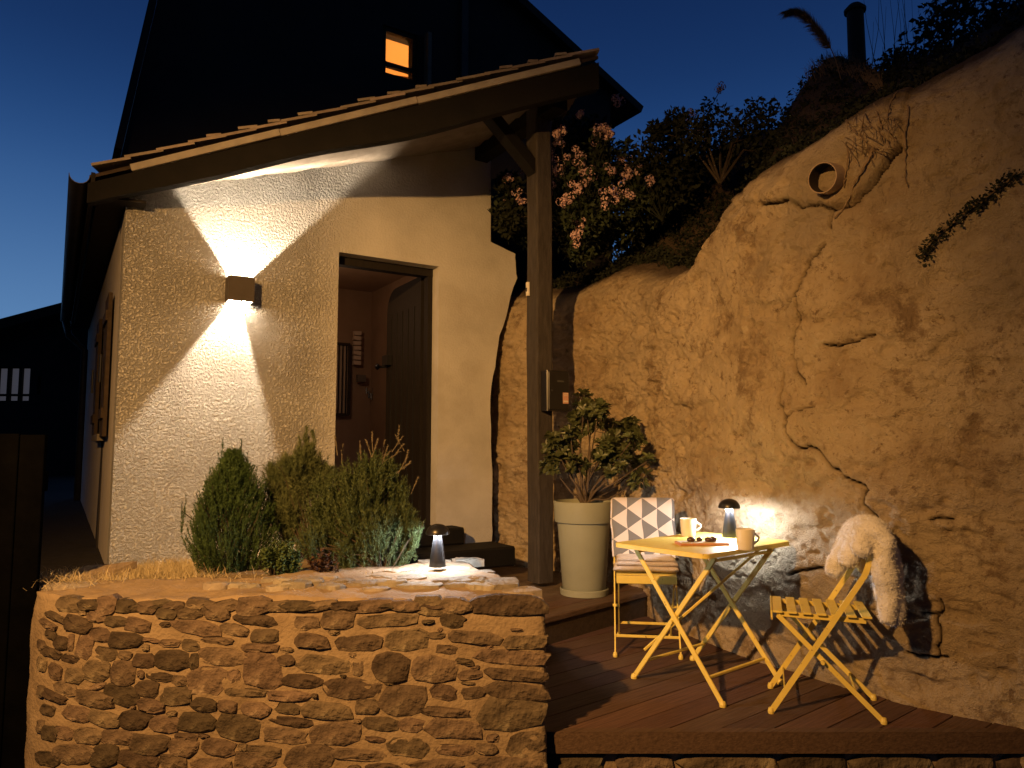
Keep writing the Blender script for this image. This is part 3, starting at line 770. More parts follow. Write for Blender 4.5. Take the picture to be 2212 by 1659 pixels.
def stone_wall():
    t = empty('stone_wall', (-0.9, 3.0, -0.42), 'low garden wall of brown rubble stones in ochre mortar', 'stone wall')
    # mortar core: profile swept along the front
    us = np.concatenate([np.linspace(0, SW.len - 0.06, 170), SW.len - 0.06 + 0.06*np.linspace(0, 1, 8)[1:]])
    hs = np.linspace(-0.45, WALL_TOP - 0.025, 56)
    rows = []
    for u in us:
        p = SW.at(u); tg = SW.tan(u); n = np.array([tg[1], -tg[0]])
        if n[1] > 0.2: n = -n
        x = p[0]
        tp = WALL_TOP + 0.012 * float(fbm(u*2.2, 0, 3, 3, 44))
        D = float(np.interp(x, [-2.3, -2.0, -1.2, -0.75, -0.35, -0.26, 0.142], [0.26, 0.30, 0.38, 0.55, 0.88, 0.86, 0.05]))
        wq = np.clip(1 - u / 0.95, 0, 1); bk = np.array([wq, 1 - 0.85*wq]); bk = bk / np.linalg.norm(bk)
        col = []
        for z in hs:
            e = 0.007 * float(fbm(u*9, z*9, 0, 3, 41)) + 0.004 * float(fbm(u*30, z*30, 0, 2, 42)) - 0.012*max(0, (z - (WALL_TOP-0.08))/0.06)
            q = p + n * e; col.append((q[0], q[1], min(z, tp - 0.02)))
        for k, d in enumerate(np.linspace(0.012, D, 40)):
            q = p + bk * d
            col.append((q[0], q[1], tp + 0.010 * float(fbm(q[0]*7, q[1]*7, 0, 3, 43)) + 0.006 * float(fbm(q[0]*26, q[1]*26, 0, 2, 47)) + 0.03 * min(1, d/0.4) - 0.06 * np.clip((d - D + 0.06)/0.06, 0, 1) * (x > -0.2)))
        q = p + bk * (D + 0.01)
        for z in (WALL_TOP - 0.12, 0.2, -0.3): col.append((q[0], q[1], z))
        rows.append(col)
    WMB().grid(np.array(rows)).build('mortar_core', M_mortar, t, smooth=True)
    placed, disc = [], []
    p_depth = lambda u: float(SW.at(u)[1])
    for zi, (L, ox) in enumerate(((Z1, 0), (Z2, 1100))):
        for i, (cx, cy, w, h, rot) in enumerate(L):
            px, py = rel(cx, cy, ox, 1880, 1.6592)
            pw, ph = w / 1.6592 / 1.736, h / 1.6592 / 1.736
            if any(abs(px - a) < (pw + c) * 0.30 and abs(py - b) < (ph + d) * 0.30 for a, b, c, d in placed): continue
            hit = SW.hit(px, py)
            if hit is None: continue
            u, z = hit
            if z > WALL_TOP - 0.03: z = WALL_TOP - 0.03
            placed.append((px, py, pw, ph)); disc.append((u, z, pw * p_depth(u) / FPX / 2, ph * p_depth(u) / FPX / 2))
            p = SW.at(u); tg = SW.tan(u)
            ax = Vector((tg[0], tg[1], 0)); dist = Vector((p[0], p[1], 0)).length
            fore = max(0.35, abs(ax.x * p[1] - ax.y * p[0]) / dist)
            mpp = p[1] / FPX
            hw, hh = pw * mpp / fore / 2 * 1.10, ph * mpp / 2 * 1.12
            if z + hh > WALL_TOP + 0.01: hh = max(0.02, WALL_TOP + 0.01 - z)
            stone_block(t, Vector((p[0], p[1], z)), ax, hw, hh, 31*i + 977*zi, rng.uniform(0.004, 0.012), square=rng.uniform(0.2, 0.9), rot=-R(rot) * (0.35 if rot > 12 else 0.8))
    # small packing stones in the gaps
    n_small = 0
    for k in range(2600):
        u, z = rng.uniform(0.98, SW.len - 0.05), rng.uniform(-0.36, WALL_TOP - 0.05)
        hw, hh = (rng.uniform(0.025, 0.055), rng.uniform(0.010, 0.022)) if k < 1300 else (rng.uniform(0.012, 0.030), rng.uniform(0.006, 0.014))
        if any(abs(u - a) < (hw + c) * 0.97 and abs(z - b) < (hh + d) * 0.97 for a, b, c, d in disc): continue
        if any(((u - a)/(hw + c + 0.005))**2 + ((z - b)/(hh + d + 0.005))**2 < 1 for a, b, c, d in disc): continue
        disc.append((u, z, hw, hh)); n_small += 1
        p = SW.at(u); tg = SW.tan(u)
        stone_block(t, Vector((p[0], p[1], z)), Vector((tg[0], tg[1], 0)), hw, hh, 40000 + k, rng.uniform(0.003, 0.008), square=rng.uniform(0.1, 0.8), rot=rng.uniform(-0.25, 0.25))
        if n_small > 130: break
    # flat stones bedded on the top
    for i, (px, py, wpx, dep, rot) in enumerate([(888,1246,60,0.10,0),(860,1232,50,0.08,0.2),(905,1262,90,0.09,0),(985,1228,60,0.10,-0.3),(1005,1250,80,0.12,0.1),(1050,1262,70,0.10,0.2),(1085,1256,70,0.16,0.3),(1125,1274,70,0.12,0.2),(1010,1208,60,0.08,0),(940,1212,60,0.07,0),(790,1258,70,0.08,0),(640,1258,60,0.07,0.1),(500,1262,70,0.06,-0.1),(1040,1236,50,0.08,0.2),(150,1264,90,0.12,0.1)] + [(float(rng.uniform(430, 1090)), float(rng.uniform(1246, 1272)), float(rng.uniform(22, 60)), float(rng.uniform(0.03, 0.07)), float(rng.uniform(-0.5, 0.5))) for _ in range(26)]):
        p = on_z(px, py, WALL_TOP)
        fy = float(np.interp(p.x, SW.p[:, 0], SW.p[:, 1]))
        z = WALL_TOP + 0.012 * float(fbm(SW.hit(px, py)[0]*2.2, 0, 3, 3, 44)) + 0.010 * float(fbm(p.x*7, p.y*7, 0, 3, 43)) + 0.03 * min(1, max(0, p.y - fy)/0.4)
        p = on_z(px, py, z + 0.001)
        hw = wpx * p.y / FPX / 2 * 1.15
        stone_block(t, p, Vector((math.cos(rot), math.sin(rot), 0)), hw, dep/2 * 1.15, 9000 + i, 0.0035, 0.1, m=M_capstone, up=Vector((-math.sin(rot), math.cos(rot), 0)), name='cap_stone')
    return t
stone_wall()

# ================================================================== PLANTING BED
def bed_z(x, y):
    f = np.clip((y - 3.2) / 2.0, 0, 1)
    return 0.585 - 0.20 * f * np.clip((-x - 0.8) / 1.6, 0, 1) + 0.02 * fbm(x*3, y*3, 0*x, 3, 51)
def bed():
    fl, fr, br, bl = [np.array(p) for p in ((-2.02, 3.45), (-0.42, 3.5), (-1.15, 5.98), (-2.82, 5.06))]
    m, n = 60, 60; s, t = np.meshgrid(np.linspace(0, 1, m), np.linspace(0, 1, n), indexing='ij')
    P = ((1-s)*(1-t))[..., None]*fl + (s*(1-t))[..., None]*fr + (s*t)[..., None]*br + ((1-s)*t)[..., None]*bl
    H = bed_z(P[..., 0], P[..., 1])
    G = np.concatenate([P, H[..., None]], -1)
    skirt = np.concatenate([G[:, :1] * [1, 1, 0] + [0, 0, -0.3], G, G[:, -1:] * [1, 1, 0] + [0, 0, -0.3]], 1)
    edge0 = skirt[:1] * [1, 1, 0] + [0, 0, -0.3]; edge1 = skirt[-1:] * [1, 1, 0] + [0, 0, -0.3]
    struct(WMB().grid(np.concatenate([edge0, skirt, edge1], 0)).build('planting_bed', mat('dry_earth', [(0.13, 0.095, 0.06), (0.26, 0.20, 0.13)], rough=1.0, scale=14, bump=0.9, bscale=40), smooth=True))
bed()

# ================================================================== COTTAGE (white rendered entrance wing)
TH = 0.20
def cottage():
    t = empty('cottage', (CORNER.x, CORNER.y, 0.3), 'white roughcast entrance wing with open doorway under a tiled lean-to roof', 'house')
    org = CORNER.copy()
    s_of = lambda px, py: ws(px, py)
    dl, dr = s_of(729, 700)[0], s_of(947, 700)[0]
    dtop_l, dtop_r = s_of(729, 541)[1], s_of(947, 578)[1]
    dtop = (dtop_l + dtop_r) / 2
    under = lambda s: roof_z(CORNER + A * s) - 0.157
    rt = [s_of(x, y) for x, y in [(1062, 1200), (1064, 1050), (1058, 860), (1080, 725), (1116, 600), (1112, 548), (1060, 522)]]
    s_end = rt[-1][0]
    outline = [(0, 0.1), (dl, 0.1), (dl, dtop), (dr, dtop), (dr, 0.1), (rt[0][0], 0.1)]
    fine = []
    for (a, b) in zip(rt[:-1], rt[1:]):
        for k in range(6):
            f = k / 6; fine.append((a[0]*(1-f) + b[0]*f + rng.uniform(-0.008, 0.008), a[1]*(1-f) + b[1]*f))
    outline += fine + [rt[-1], (s_end, under(s_end)), (0, under(0))]
    wm = plate([outline], org, A, Z, -NF * TH)
    # object frame along the wall so the render's grain can change from corner to door
    w = wm.build('front_wall', None, t)
    M_ = Matrix.Translation(Vector((0, 0, 0))) @ Matrix(((A.x, -NF.x, 0, 0), (A.y, -NF.y, 0, 0), (0, 0, 1, 0), (0, 0, 0, 1)))
    w.data.transform(M_.inverted()); w.matrix_local = M_
    w.data.materials.append(M_plaster)
    # side wall along B
    Ls = 6.6; zt = roof_z(CORNER) - 0.2
    wl0, wl1, wz0, wz1 = 1.15, 2.05, CAMZ + 0.12, CAMZ + 1.18
    plate([[(TH, 0.0), (Ls, 0.0), (Ls, zt), (TH, zt)], [(wl0, wz0), (wl1, wz0), (wl1, wz1), (wl0, wz1)]], org, B, Z, A * 0.25).build('side_wall', M_plaster_s, t)
    # side window with shutters
    f = WMB()
    q = org + A * 0.12
    for a, b in (((wl0, wz0), (wl1, wz0)), ((wl0, wz1), (wl1, wz1)), ((wl0, wz0), (wl0, wz1)), ((wl1, wz0), (wl1, wz1)), (((wl0+wl1)/2, wz0), ((wl0+wl1)/2, wz1))):
        f.bar(q + B*a[0] + Z*a[1], q + B*b[0] + Z*b[1], 0.05, 0.05, up=A)
    wf = f.build('window', M_beam, t)
    g = WMB().box(q + B*((wl0+wl1)/2) + Z*((wz0+wz1)/2), (0.008, wl1-wl0, wz1-wz0), Matrix.Rotation(math.atan2(-B.x, B.y), 3, 'Z'))
    g.build('pane', M_blackm, wf)
    for s0 in (wl0 - 0.47, wl1 + 0.02):
        sh = WMB()
        for k in range(4):
            a = org - A*0.03 + B*(s0 + 0.056 + k*0.113)
            sh.bar(a + Z*(wz0-0.03), a + Z*(wz1+0.03), 0.108, 0.028, up=A)
        for z in (wz0 + 0.15, wz1 - 0.15):
            sh.bar(org - A*0.052 + B*s0 + Z*z, org - A*0.052 + B*(s0+0.45) + Z*z, 0.014, 0.08, up=Z)
        so = sh.build('shutter', M_beam, t)
        WMB().bar(org - A*0.07 + B*(s0+0.2) + Z*(wz0+0.4), org - A*0.07 + B*(s0+0.2) + Z*(wz0+0.62), 0.03, 0.02, up=A, bev=0.006).build('shutter_dog', M_blackm, so)
    plate([[(wl0-0.06, wz0-0.06), (wl1+0.06, wz0-0.06), (wl1+0.06, wz0-0.004), (wl0-0.06, wz0-0.004)]], org - A*0.06, B, Z, A*0.15).build('window_sill', M_capstone, t)
    # ---------------- hall behind the doorway
    hall_d, hl, hr = 2.3, dl - 0.75, dr + 0.35
    hb = org - NF * (TH + 0.02)
    inn = -NF
    hz0 = 0.52
    def inner(name, p0, ax, ay, w_, h_, thick, m):
        return plate([[(0, 0), (w_, 0), (w_, h_), (0, h_)]], p0, ax, ay, thick).build(name, m, t)
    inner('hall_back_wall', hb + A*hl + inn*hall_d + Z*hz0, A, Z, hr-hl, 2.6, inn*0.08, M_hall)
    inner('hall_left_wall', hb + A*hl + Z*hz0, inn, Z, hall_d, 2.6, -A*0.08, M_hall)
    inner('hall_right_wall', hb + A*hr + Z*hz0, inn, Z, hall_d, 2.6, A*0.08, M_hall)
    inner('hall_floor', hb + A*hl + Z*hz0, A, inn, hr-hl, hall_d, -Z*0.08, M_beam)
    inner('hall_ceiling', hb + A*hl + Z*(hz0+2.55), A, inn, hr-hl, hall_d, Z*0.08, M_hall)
    # door frame and lintel
    fr = WMB()
    fi = org - NF*(TH*0.82)
    fr.bar(fi + A*(dl-0.02) + Z*(dtop-0.035), fi + A*(dr+0.02) + Z*(dtop-0.035), 0.09, 0.07, up=Z)
    fr.bar(fi + A*(dr-0.02) + Z*0.5, fi + A*(dr-0.02) + Z*(dtop-0.07), 0.05, 0.08, up=NF)
    fr.build('door_frame', M_door, t)
    # open door leaf, hinged at the right
    hg = org - NF*(TH+0.05) + A*(dr-0.055)
    a_open = R(91)
    ld = (-A * math.cos(a_open) + inn * math.sin(a_open)).normalized(); ln = ld.cross(Z).normalized()
    if ln.dot(CAM - hg) < 0: ln = -ln
    lw, lh = dr - dl - 0.08, dtop - 0.60
    leaf = bpy.data.objects.new('door', None)
    d0 = None
    shape = [(0, 0), (lw, 0)] + [(lw - 0.22*(1-math.cos(R(a)))*1.0, lh - 0.22 + 0.22*math.sin(R(a))) for a in range(0, 91, 15)] + [(0, lh)]
    pl = plate([shape], hg + Z*0.56, ld, Z, -ln*0.045)
    d0 = pl.build('door', M_door, t)
    for k in range(1, 6):
        x = lw*k/6
        WMB().bar(hg + ld*x + ln*0.004 + Z*0.6, hg + ld*x + ln*0.004 + Z*(dtop-0.30), 0.008, 0.012, up=ln).build('plank_bead', M_blackm, d0)
    lk = WMB().box(hg + ld*(lw-0.09) + ln*0.03 + Z*(CAMZ+0.86), (0.14, 0.05, 0.10), Matrix.Rotation(math.atan2(ld.y, ld.x), 3, 'Z')); lk.build('door_lock', M_blackm, d0)
    kn = WMB(); kn.tube([hg + ld*(lw-0.04) + ln*0.02 + Z*(CAMZ+0.80), hg + ld*(lw-0.04) + ln*0.09 + Z*(CAMZ+0.80)], [0.012, 0.014], 8)
    kn.tube([hg + ld*(lw-0.04) + ln*(0.085+0.012*k) + Z*(CAMZ+0.80) for k in range(5)], [0.014, 0.028, 0.033, 0.028, 0.012], 10)
    kn.build('door_knob', M_blackm, d0)
    # things on the hall wall: barred window, letter rack, key board
    bw = hb + inn*(hall_d - 0.05)
    bp = lambda px, py: on_plane(px, py, bw, NF)
    c0, c1 = bp(724, 742), bp(753, 896)
    x0, x1 = (c0-bw).dot(A), (c1-bw).dot(A); z0, z1 = c1.z, c0.z
    wf = WMB()
    for a, b in (((x0, z0), (x1, z0)), ((x0, z1), (x1, z1)), ((x0, z0), (x0, z1)), ((x1, z0), (x1, z1))):
        wf.bar(bw + A*a[0] + Z*a[1], bw + A*b[0] + Z*b[1], 0.03, 0.03, up=NF)
    wo = wf.build('hall_window', M_beam, t)
    for k in range(1, 4):
        x = x0 + (x1-x0)*k/4
        WMB().bar(bw + A*x + Z*z0 + NF*0.01, bw + A*x + Z*z1 + NF*0.01, 0.012, 0.012, up=NF).build('bar', M_blackm, wo)
    plate([[(x0, z0), (x1, z0), (x1, z1), (x0, z1)]], bw - Vector((0, 0, bw.z)) - NF*0.02, A, Z, -NF*0.01).build('pane', mat('pale_hall_pane', [(0.62, 0.45, 0.30), (0.7, 0.52, 0.36)], rough=0.4), wo)
    rk = WMB(); r0, r1 = bp(762, 715), bp(776, 790)
    rx0, rx1, rz0, rz1 = (r0-bw).dot(A), (r1-bw).dot(A), r1.z, r0.z
    for k in range(7):
        z = rz0 + (rz1-rz0)*(k+0.5)/7
        rk.box(bw + A*((rx0+rx1)/2) + Z*(z - bw.z) + NF*0.03, (rx1-rx0, 0.05, (rz1-rz0)/7*0.78), Matrix.Rotation(math.atan2(A.y, A.x), 3, 'Z') @ Matrix.Rotation(R(rng.uniform(-4, 4)), 3, 'Y'))
    rk.build('letter_rack', mat('paper', [(0.7, 0.55, 0.42), (0.78, 0.63, 0.5)], rough=0.8), t)
    kb = WMB(); k0 = bp(778, 818)
    kb.box(k0 + NF*0.03, (0.10, 0.06, 0.08), Matrix.Rotation(math.atan2(A.y, A.x), 3, 'Z'))
    kb.build('wall_box', M_soffit, t)
    hk = WMB()
    for k in range(7):
        p = bp(790 + k*5, 838 + (k % 3)*6); hk.tube([p + NF*0.02, p + NF*0.03 - Z*(0.07 + 0.02*(k % 2))], 0.012, 5)
    hk.build('hanging_keys', M_blackm, t)
    lt = bpy.data.lights.new('hall_bulb', 'POINT'); lt.energy = HALL_W; lt.color = (1.0, 0.62, 0.36); lt.shadow_soft_size = 0.06
    lo = bpy.data.objects.new('hall_bulb', lt); COL.objects.link(lo); lo.parent = t
    lo.location = hb + A*(dl + 0.05) + inn*0.75 + Z*2.55 - Vector(t.location)
    # threshold step and the stone block beside it
    st = WMB(); st.bar(org + A*(dl-0.1) + NF*0.02 + Z*0.46, org + A*(dr+0.15) + NF*0.02 + Z*0.46, 0.40, 0.14, bev=0.015); st.build('doorstep', M_tar, t)
    st = WMB(); st.bar(org + A*(dl-0.2) + NF*0.35 + Z*0.31, org + A*(dr+0.45) + NF*0.35 + Z*0.31, 0.40, 0.16, bev=0.015); st.build('doorstep', M_tar, t)
    # pipe hole at the foot of the plaster
    # ---------------- roof
    V0 = Vector((-2.87, 4.81, 0)); VD = Vector((2.06, 0.26, 0)).normalized()
    V1 = V0 + VD * 3.55
    def vpt(k, dz=0.0, inw=0.0):
        p = V0 + VD*k + Vector((-VD.y, VD.x, 0))*inw; p.z = roof_z(p) + dz; return p
    Lv = 3.55
    # roof board under the tiles
    pts = [vpt(0, -0.04, 0.02), vpt(Lv, -0.04, 0.02)]
    e0 = V0 + B*6.9; e1 = V1 + B*6.6
    quad = [pts[0], pts[1], Vector((e1.x, e1.y, roof_z(e1)-0.04)), Vector((e0.x, e0.y, roof_z(e0)-0.04))]
    WMB().add(quad + [p - Z*0.025 for p in quad], [(0, 1, 2, 3), (7, 6, 5, 4), (0, 4, 5, 1), (1, 5, 6, 2), (2, 6, 7, 3), (3, 7, 4, 0)]).build('roof_deck', M_beam, t)
    # light verge batten, slightly wavy in three lengths
    for a, b in ((0.28, 1.25), (1.255, 2.2), (2.205, 3.4)):
        WMB().bar(vpt(a, -0.072, -0.012), vpt(b, -0.066, -0.012), 0.03, 0.05, bev=0.004).build('verge_batten', M_batten, t)
    # dark verge beam
    bm = WMB(); ks = np.linspace(0.0, Lv, 26); ring = []
    for k in ks:
        d = 0.012*math.sin(k*2.1+0.6) + 0.006*math.sin(k*5.3)
        h = 0.145 + 0.022*k + 0.012*math.sin(k*3.3)
        zz = -0.10
        ring.append([vpt(k, zz, 0.0), vpt(k, zz-h+d, 0.0), vpt(k, zz-h+d, 0.11), vpt(k, zz, 0.11)])
    vs_ = [p for r_ in ring for p in r_]; fs = [(4*i+j, 4*i+(j+1) % 4, 4*(i+1)+(j+1) % 4, 4*(i+1)+j) for i in range(len(ring)-1) for j in range(4)] + [(3, 2, 1, 0), tuple(range(len(vs_)-4, len(vs_)))]
    bm.add(vs_, fs).build('verge_beam', M_tar, t, smooth=True, angle=40)
    # soffit boards behind the beam
    for i in range(9):
        a = 0.125 + i*0.155
        k0 = 0.25 + 0.02*i
        WMB().bar(vpt(k0, -0.15, a+0.07), vpt(Lv-0.05, -0.15, a+0.07), 0.15, 0.02, bev=0.003).build('soffit_board', M_soffit, t)
    # tiles: verge column doubled, then three columns up the slope
    def tile(k, inw, lift, ln=0.255, wd=0.165, rot=0.0):
        p = vpt(k, lift, inw); q = vpt(k + ln, lift + 0.012 - ROOF_M*0 - 0.026, inw)
        d = (q - p).normalized(); sd = Vector((-VD.y, VD.x, 0)); n = d.cross(sd).normalized()
        if n.z < 0: n = -n
        M = Matrix((d, sd, n)).transposed() @ Matrix.Rotation(rot, 3, 'Z')
        return WMB().box((p+q)/2, (ln, wd, 0.019), M).build('roof_tile', M_tile, t)
    for c in range(4):
        k = 0.02
        while k < Lv - 0.05:
            tile(k, 0.07 + c*0.17 + rng.uniform(-0.012, 0.012) * (c == 0), 0.006 + rng.uniform(-0.003, 0.003), rot=rng.uniform(-0.03, 0.03))
            k += 0.205
    k = 0.55
    while k < Lv - 0.3:
        if rng.random() < 0.75: tile(k, 0.075 + rng.uniform(-0.01, 0.01), 0.026 + rng.uniform(0, 0.004), ln=rng.uniform(0.07, 0.14), rot=rng.uniform(-0.06, 0.06))
        k += 0.205
    # gutter along the left eave
    g = WMB(); prof = [(0.062*math.cos(a), 0.062*math.sin(a)) for a in np.linspace(math.pi, 2*math.pi, 9)]
    ga = V0 - A*0.05; ga.z = roof_z(V0) - 0.05; gl = 6.6
    vs_ = []
    for k in np.linspace(0, gl, 12):
        for x, y in prof: vs_.append(ga + B*k + A*x + Z*(y + 0.0))
        for x, y in prof[::-1]: vs_.append(ga + B*k + A*x*0.94 + Z*(y*0.94))
    n_ = 18
    fs = [(i*n_+j, i*n_+(j+1) % n_, (i+1)*n_+(j+1) % n_, (i+1)*n_+j) for i in range(11) for j in range(n_)] + [tuple(range(n_))]
    g.add(vs_, fs).build('gutter', M_zinc, t, smooth=True, angle=40)
    fb = WMB().bar(V0 + Z*(roof_z(V0)-0.10) + A*0.03, V0 + Z*(roof_z(V0)-0.10) + A*0.03 + B*6.6, 0.025, 0.16); fb.build('eave_fascia', M_door, t)
    sf = V0 + A*0.05; 
    WMB().bar(sf + A*0.16 + Z*(roof_z(V0)-0.17), sf + A*0.16 + B*6.5 + Z*(roof_z(V0)-0.17), 0.30, 0.02).build('eave_soffit', M_door, t)
    # downpipe at the far end of the gutter
    dp = ga + B*6.4
    WMB().tube([dp - Z*0.05, dp - Z*0.25 + A*0.05, dp - Z*0.45 + A*0.25, dp - Z*3.0 + A*0.25], 0.045, 10).build('downpipe', M_zinc, t, smooth=True)
    # porch post of the roof with brace
    pb = on_z(1168, 1256, TERR_Z)
    ang = math.atan2(A.y, A.x)
    ptop = roof_z(pb) - 0.14
    po = WMB(); w = 0.148
    rows = []
    for z in np.linspace(TERR_Z, ptop, 30):
        tw = 0.004*math.sin(z*2.7)
        rows.append([pb + A*(sx*w/2 + tw + 0.003*float(vnoise(z*4, sx, sy))) + NF*(sy*w/2) + Z*(z - pb.z) for sx, sy in ((-1, -1), (-1, 0.86), (-0.86, 1), (0.86, 1), (1, 0.86), (1, -1))])
    n_ = 6
    po.add([p for r_ in rows for p in r_], [(i*n_+j, i*n_+(j+1) % n_, (i+1)*n_+(j+1) % n_, (i+1)*n_+j) for i in range(len(rows)-1) for j in range(n_)] + [tuple(range(n_))[::-1], tuple(range((len(rows)-1)*n_, len(rows)*n_))])
    po.build('porch_post', mat('grey_timber', [(0.038, 0.032, 0.029), (0.078, 0.067, 0.061)], rough=0.85, scale=7, bump=0.6, bscale=40, stretch=(6, 6, 1)), t)
    # wall plate from the post back to the house, with a knee brace
    WMB().bar(pb + Z*(ptop - pb.z - 0.08) - B*0.3, pb + B*1.3 + Z*(ptop - pb.z - 0.08), 0.13, 0.16).build('wall_plate', M_tar, t)
    WMB().bar(pb + Z*(ptop - pb.z - 0.62), pb - A*0.52 + Z*(ptop - pb.z - 0.17), 0.09, 0.11, up=NF).build('knee_brace', M_tar, t)
    return t, pb, dl, dr
COTT, POST, DL, DR = cottage()

# ================================================================== WALL LIGHT
def wall_light():
    c = wall_pt(514, 630)
    t = empty('wall_light', c, 'brown cube wall light throwing beams up and down the white wall', 'wall light')
    w, h, d = 0.185, 0.185, 0.13
    def P(x, y, n): return c + A*x + Z*y + NF*n
    def slab(mb, x0, x1, y0, y1, n0, n1):
        vs_ = [P(x, y, n) for x in (x0, x1) for y in (y0, y1) for n in (n0, n1)]
        return mb.add(vs_, [(0, 1, 3, 2), (4, 6, 7, 5), (0, 4, 5, 1), (2, 3, 7, 6), (0, 2, 6, 4), (1, 5, 7, 3)])
    b = WMB(); th = 0.008
    slab(b, -w/2, w/2, -h/2, h/2, d-th, d)
    slab(b, -w/2, -w/2+th, -h/2, h/2, 0.0, d-th-0.0005)
    slab(b, w/2-th, w/2, -h/2, h/2, 0.0, d-th-0.0005)
    b.build('housing', M_lampbody, t)
    slab(WMB(), -w/2+th+0.001, w/2-th-0.001, -h/2+0.003, h/2-0.003, 0.001, 0.007).build('back_plate', M_lampbody, t)
    # shutters that set the beam angles; source in the centre
    yf = h/2 - 0.014
    for s, l, r in ((1, 0.72, 0.98), (-1, 0.74, 0.27)):
        f = WMB(); y0, y1 = sorted((s*yf, s*(yf+0.004)))
        slab(f, -w/2+th+0.0005, -l*yf, y0, y1, 0.008, d-th-0.001)
        slab(f, r*yf, w/2-th-0.0005, y0, y1, 0.008, d-th-0.001)
        f.build('beam_shutter', M_lampbody, t)
        # frosted rim that glows a little beside the beam
        g = WMB(); y0, y1 = sorted((s*(yf+0.006), s*(yf+0.009)))
        slab(g, -w/2+th+0.001, -l*yf-0.001, y0, y1, 0.012, d-th-0.006); slab(g, r*yf+0.001, w/2-th-0.001, y0, y1, 0.012, d-th-0.006)
        g.build('lens', M_lens, t)
    lt = bpy.data.lights.new('wall_light_source', 'POINT'); lt.energy = WALL_W; lt.color = (1.0, 0.785, 0.54); lt.shadow_soft_size = 0.005
    lo = bpy.data.objects.new('wall_light_source', lt); COL.objects.link(lo); lo.parent = t
    lo.location = NF * 0.085
    # the lens throws most light flat along the wall: intensity ~ 1 / (component away from the wall plane)
    lt.use_nodes = True
    N, L = lt.node_tree.nodes, lt.node_tree.links
    em = [n for n in N if n.type == 'EMISSION'][0]
    ge = N.new('ShaderNodeNewGeometry'); dt = N.new('ShaderNodeVectorMath'); dt.operation = 'DOT_PRODUCT'; dt.inputs[1].default_value = NF
    L.new(ge.outputs['Incoming'], dt.inputs[0])
    ab = N.new('ShaderNodeMath'); ab.operation = 'ABSOLUTE'; L.new(dt.outputs['Value'], ab.inputs[0])
    ad = N.new('ShaderNodeMath'); ad.operation = 'ADD'; ad.inputs[1].default_value = 0.05; L.new(ab.outputs[0], ad.inputs[0])
    dv = N.new('ShaderNodeMath'); dv.operation = 'DIVIDE'; dv.inputs[0].default_value = 1.0; L.new(ad.outputs[0], dv.inputs[1])
    L.new(dv.outputs[0], em.inputs['Strength'])
wall_light()

